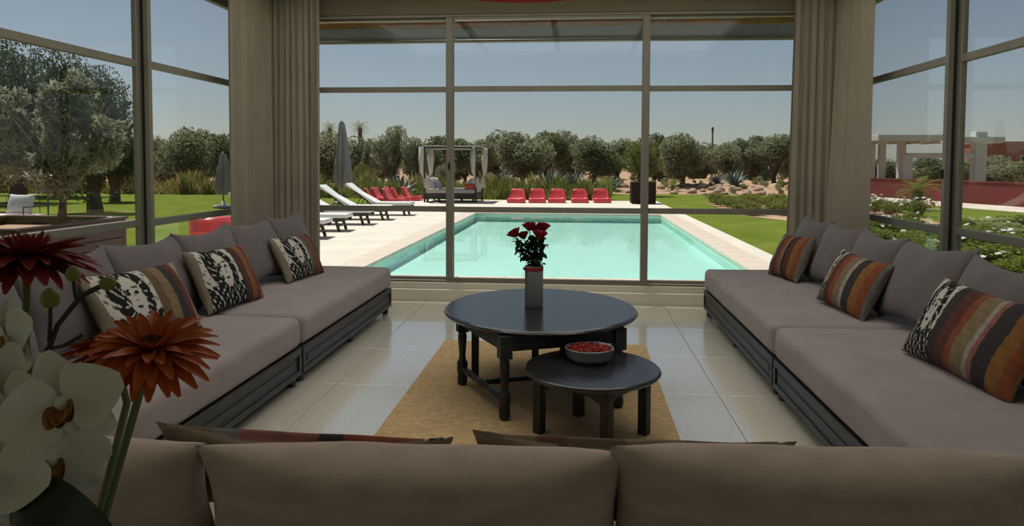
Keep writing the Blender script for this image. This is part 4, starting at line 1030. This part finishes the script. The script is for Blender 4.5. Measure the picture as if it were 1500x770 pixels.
for i, (px, by, Y, s) in enumerate(AGV):
    p = gy(px, by, Y); r = thing('agave', 'blue green agave with long pointed leaves at the edge of the earth bank', 'agave', (p.x, Y, max(berm_z(p.x, Y), -.05)), i*1.1, 'agaves along the earth bank')
    for k in range(26):
        o = obj('leaf', agl, r); t = k/25
        o.matrix_local = Matrix.Rotation(k*2.399, 4, 'Z') @ Matrix.Translation((0, -.05*s, 0)) @ Matrix.Rotation(R(8+58*t), 4, 'X') @ Matrix.Scale(s*(1-.15*abs(t-.4)), 4)
# palms
def frond(L, n=16, w=.5):
    v = []; f = []
    for i in range(n+1):
        t = i/n; c = Vector((0, -L*t*.92, L*(.42*t-.75*t*t))); ln = w*L*math.sin(PI*(t*.88+.1))*.5
        for s in (-1, 1):
            b = len(v); v += [c+Vector((0, .015*L, 0)), c-Vector((0, .02*L, 0)), c+Vector((s*ln, -ln*.7, -ln*.35))]; f.append((b, b+1, b+2))
    for i in range(n):
        t = i/n; c0 = Vector((0, -L*t*.92, L*(.42*t-.75*t*t))); t = (i+1)/n; c1 = Vector((0, -L*t*.92, L*(.42*t-.75*t*t))); b = len(v)
        v += [c0+Vector((.01*L, 0, 0)), c0-Vector((.01*L, 0, 0)), c1-Vector((.008*L, 0, 0)), c1+Vector((.008*L, 0, 0))]; f.append((b, b+1, b+2, b+3))
    return mesh('frond', v, f)
fr = frond(1.); fr.materials.append(m_grassg); fr2 = fr.copy(); fr2.materials.clear(); fr2.materials.append(m_olive)
def palm(label, p, htr, L, n, r0, me, group=None):
    r = thing('palm_tree', label, 'palm', p, 0, group)
    tube('trunk', [(0, 0, 0), (.02*htr, 0, htr*.5), (0, 0, htr)], [r0*1.15, r0, r0*.9], m_bark, r, 10)
    for k in range(n):
        t = k/max(1, n-1); o = obj('frond', me, r)
        o.matrix_local = Matrix.Translation((0, 0, htr)) @ Matrix.Rotation(k*2.399, 4, 'Z') @ Matrix.Rotation(R(-58+95*t), 4, 'X') @ Matrix.Scale(L*(1-.2*abs(t-.5)), 4)
p = gz(1343, 306); palm('small palm with a stubby trunk on the lawn before the red wall', (p.x, p.y, -.02), .62, 1.0, 22, .16, fr)
for px, ty in ((483, 178), (527, 177)):
    p = gy(px, ty, 72); palm('tall slender palm rising beyond the parasol', (p.x, 72, -.1), p.z-.6, 1.25, 24, .22, fr2, 'tall palms beyond the parasol')
p = gy(886, 262, 37.2); palm('low bushy palm growing behind the red chairs', (p.x, 37.2, -.03), .35, 1.1, 20, .12, fr)
p = gy(985, 262, 40); palm('yellow green yucca on the earth bank behind the wicker cube', (p.x, 40, berm_z(p.x, 40)-.02), .25, .75, 16, .08, fr)

# tall grass, stuff ------------------------------------------------------------------------------
def grass(name, label, x0, x1, y0, y1, N, h, m, seed, yfun=None):
    rs = np.random.RandomState(seed); x = rs.uniform(x0, x1, N); y = rs.uniform(y0, y1, N)
    if yfun is not None: y = yfun(x, rs.random(N))
    keep = np.ones(N, bool)
    for a_, b_, c_ in TAKEN[:8]: keep &= np.hypot(x-a_, y-b_) > c_*.8
    x, y = x[keep], y[keep]; N = len(x)
    clump = .7+.3*np.sin(x*2.1+y)+.25*np.sin(x*5.3); hh = h*(.55+.6*rs.random(N))*clump
    a = rs.uniform(0, 2*PI, N); w = .018+.014*rs.random(N); lx, ly = rs.normal(0, .16, N)*hh, rs.normal(0, .16, N)*hh
    z = np.full(N, -.03)
    P = np.stack([np.stack([x-w*np.cos(a), y-w*np.sin(a), z], 1), np.stack([x+w*np.cos(a), y+w*np.sin(a), z], 1),
                  np.stack([x+lx*.4+w*.8*np.cos(a), y+ly*.4, z+hh*.6], 1), np.stack([x+lx, y+ly, z+hh], 1)], 1).reshape(-1, 3)
    me = bpy.data.meshes.new(name); me.vertices.add(4*N); me.vertices.foreach_set('co', P.astype(np.float32).ravel()); me.loops.add(4*N); me.loops.foreach_set('vertex_index', np.arange(4*N, dtype=np.int32))
    me.polygons.add(N); me.polygons.foreach_set('loop_start', np.arange(0, 4*N, 4, dtype=np.int32)); me.update(calc_edges=True)
    o = obj(name, me, None, m); stuff(o); return tag(o, label, 'grass')
grass('tall_grass', 'tall green and straw coloured grass behind the red chairs and the daybed', -13, 1.4, 31.3, 35.4, 15000, .78, m_grassg, 1)
grass('dry_grass', 'straw coloured grass tips along the back of the terrace', -13, 0, 35.62, 36.6, 4200, .95, m_grassy, 2)
grass('golden_grass', 'golden grass hedge along the far edge of the garden lawn', -30, -13.5, 33.7, 36.5, 14000, .95, m_grassy, 3)

# flower beds ------------------------------------------------------------------------------------
bed_me = [leaf_cloud('foliage', 2600, blobset(9, 120+k, .25, .42), .14, .055, 130+k, m_shrub) for k in range(3)]
bed_far = [leaf_cloud('foliage', 900, blobset(9, 140+k, .25, .42), .24, .07, 150+k, m_grassg) for k in range(2)]
v = []; f = []
for ring in range(2):
    for k in range(6):
        a = 2*PI*k/6+ring*.5; b = len(v); r_ = 1.-.35*ring; z = .2*ring
        v += [(0, 0, z), (.55*r_*math.cos(a-.45), .55*r_*math.sin(a-.45), z+.25), (r_*math.cos(a), r_*math.sin(a), z+.35), (.55*r_*math.cos(a+.45), .55*r_*math.sin(a+.45), z+.25)]; f.append((b, b+1, b+2, b+3))
bl_me = mesh('blossom', v, f); bl_me.materials.append(m_petal)
rnd = random.Random(77)
def flower_shrub(p, rx, h, me, nb, bs, label, group):
    r = thing('flowering_shrub', label, 'shrub', p, rnd.uniform(0, 6), group)
    o = obj('foliage', me, r); o.location = (0, 0, h*.5); o.scale = (rx, rx, h*.55)
    st = obj('stem', trunks[0], r); st.scale = (h*.6, h*.6, h*.5)
    for k in range(nb):
        a = rnd.uniform(0, 2*PI); q = rnd.uniform(.3, .95)*rx; z = h*(.55+.52*math.sqrt(max(0, 1-(q/rx)**2)))
        b = obj('blossom', bl_me, r); b.matrix_local = Matrix.Translation((q*math.cos(a), q*math.sin(a), z)) @ Matrix.Rotation(rnd.uniform(-.7, .7), 4, 'X') @ Matrix.Scale(bs*rnd.uniform(.8, 1.3), 4)
spots = [gz(px, py, -.02) for px, py in ((1300, 352), (1318, 372), (1335, 350), (1352, 375), (1372, 362), (1400, 352), (1415, 375), (1440, 362), (1455, 390), (1475, 372), (1500, 385), (1485, 352), (1530, 370), (1425, 400), (1500, 420), (1545, 400), (1380, 395), (1340, 395), (1302, 395))]
rad = [rnd.uniform(.52, .70) for _ in spots]
for it in range(200):                     # let the bushes push each other apart on the ground
    for i in range(len(spots)):
        for j in range(i):
            d = spots[i]-spots[j]; need = (rad[i]+rad[j])*.86; L_ = max(d.length, .01)
            if L_ < need: d *= (need-L_)/L_*.5; spots[i] = spots[i]+d; spots[j] = spots[j]-d
for i, p in enumerate(spots):
    flower_shrub(p, rad[i], rnd.uniform(.42, .60), bed_me[i % 3], 4, .05, 'white flowering shrub in the bed outside the garden window', 'white flowering shrubs outside the garden window')
struct(mk('planting_bed', [(4.9, 22.5, -.012), (6.0, 20, -.012), (9.5, 20, -.012), (11, 29.5, -.012), (5.0, 29.2, -.012)], [(0, 1, 2, 3, 4)], m_soil))
k = 0
for yy in np.arange(22.8, 29.4, 1.15):
    for xx in np.arange(5.2+.0*yy, 10.6, 1.0):
        flower_shrub((xx+rnd.uniform(-.05, .05), yy+rnd.uniform(-.12, .12), -.02), rnd.uniform(.44, .50), rnd.uniform(.38, .55), bed_far[k % 2], 4 if xx > 7.3 else 0, .075, 'low leafy plant in the bed on the lawn beside the pool', 'plants in the lawn bed'); k += 1

# right side: red wall, path, pergola, building ---------------------------------------------------
wa, wb = Vector((14.0, 38.0)), Vector((16.9, 26.0)); wd_ = (wb-wa).normalized(); wn = Vector((-wd_.y, wd_.x))
def strip(nm, a, b, t0, t1, z0, z1, m, parent=None):
    q = [a+wn*t0, b+wn*t0, b+wn*t1, a+wn*t1]; return prism(nm, [(k.x, k.y) for k in q], z0, z1, m, parent, 'z')
rw = thing('garden_wall', 'long low red rendered garden wall beyond the lawn', 'wall')
ext = wd_*6
strip('wall_body', wa-ext*.3, wb+ext, 0, .3, -.05, .84, m_redwall, rw); strip('wall_cap', wa-ext*.3, wb+ext, -.03, .33, .841, .88, m_redwall, rw)
struct(strip('garden_path', wa-ext*.3, wb+ext, -2.6, -.05, -.06, -.008, m_path))
def pergola():
    y = 44.
    r = thing('pergola', 'white concrete pergola with square posts behind the red wall', 'pergola', (0, y, 0))
    def X(px): return gy(px, 240, y).x
    def Z(py): return gy(1370, py, y).z
    for px, w, top in ((1292, .5, 199), (1332, .4, 226), (1340, .4, 204), (1437, .62, 192), (1462, .4, 204), (1310, .35, 204)):
        for yy in ((0, ) if px in (1437, 1332) else (1.6, )): box('post', X(px)-w/2, X(px)+w/2, yy, yy+w, -.1, Z(top)-.02, m_concrete, r, .02, 1)
    box('roof_beam', X(1284), X(1388), -.2, 2.4, Z(206), Z(197), m_concrete, r, .02, 1)
    box('roof_beam', X(1400), X(1470), -.1, 2.4, Z(209), Z(200), m_concrete, r, .02, 1)
    box('lower_beam', X(1330), X(1434), .05, .35, Z(231), Z(224), m_concrete, r, .02, 1)
    for k in range(4): box('rafter', X(1295+k*26), X(1299+k*26), 0, 2.4, Z(210), Z(206)-.005, m_concrete, r)
pergola()
bq = gy(1440, 207, 70)
bd = thing('farm_building', 'low reddish clay building far behind the pergola', 'building', (bq.x, 70, 0))
box('wall_block', 0, 5, 0, 6, -.15, bq.z-.25, m_clay, bd); box('parapet', -.1, 5.1, -.1, 6.1, bq.z-.24, bq.z, m_clay, bd)
for k in range(2):
    w_ = box('window', .9+k*2.3, 1.7+k*2.3, -.05, -.005, 1.4, 2.4, m_concrete, bd); box('pane', .98+k*2.3, 1.62+k*2.3, -.07, -.051, 1.48, 2.32, m_gasket, w_)
# poles
p = gy(182, 141, 46); r = thing('utility_pole', 'wooden utility pole with a crossarm beyond the dark trees', 'pole', (p.x, 46, -.1)); tube('pole', [(0, 0, 0), (0, 0, p.z+.1)], [.13, .09], m_bark, r, 10); box('crossarm', -.35, .5, -.05, .05, p.z-.35, p.z-.25, m_bark, r)
for xx in (-.3, .1, .42): lathe('insulator', [(0, p.z-.25), (.04, p.z-.245), (.05, p.z-.19), (.02, p.z-.12), (0, p.z-.12)], m_concrete, r, 8, (xx, 0, 0))
p = gy(1044, 186, 72); r = thing('mast', 'thin mast rising above the olive grove', 'mast', (p.x, 72, -.1)); tube('pole', [(0, 0, 0), (0, 0, p.z+.1)], [.10, .08], m_bark, r, 10); lathe('mast_head', [(0, p.z-.5), (.10, p.z-.45), (.11, p.z+.05), (0, p.z+.1)], m_bark, r, 10)
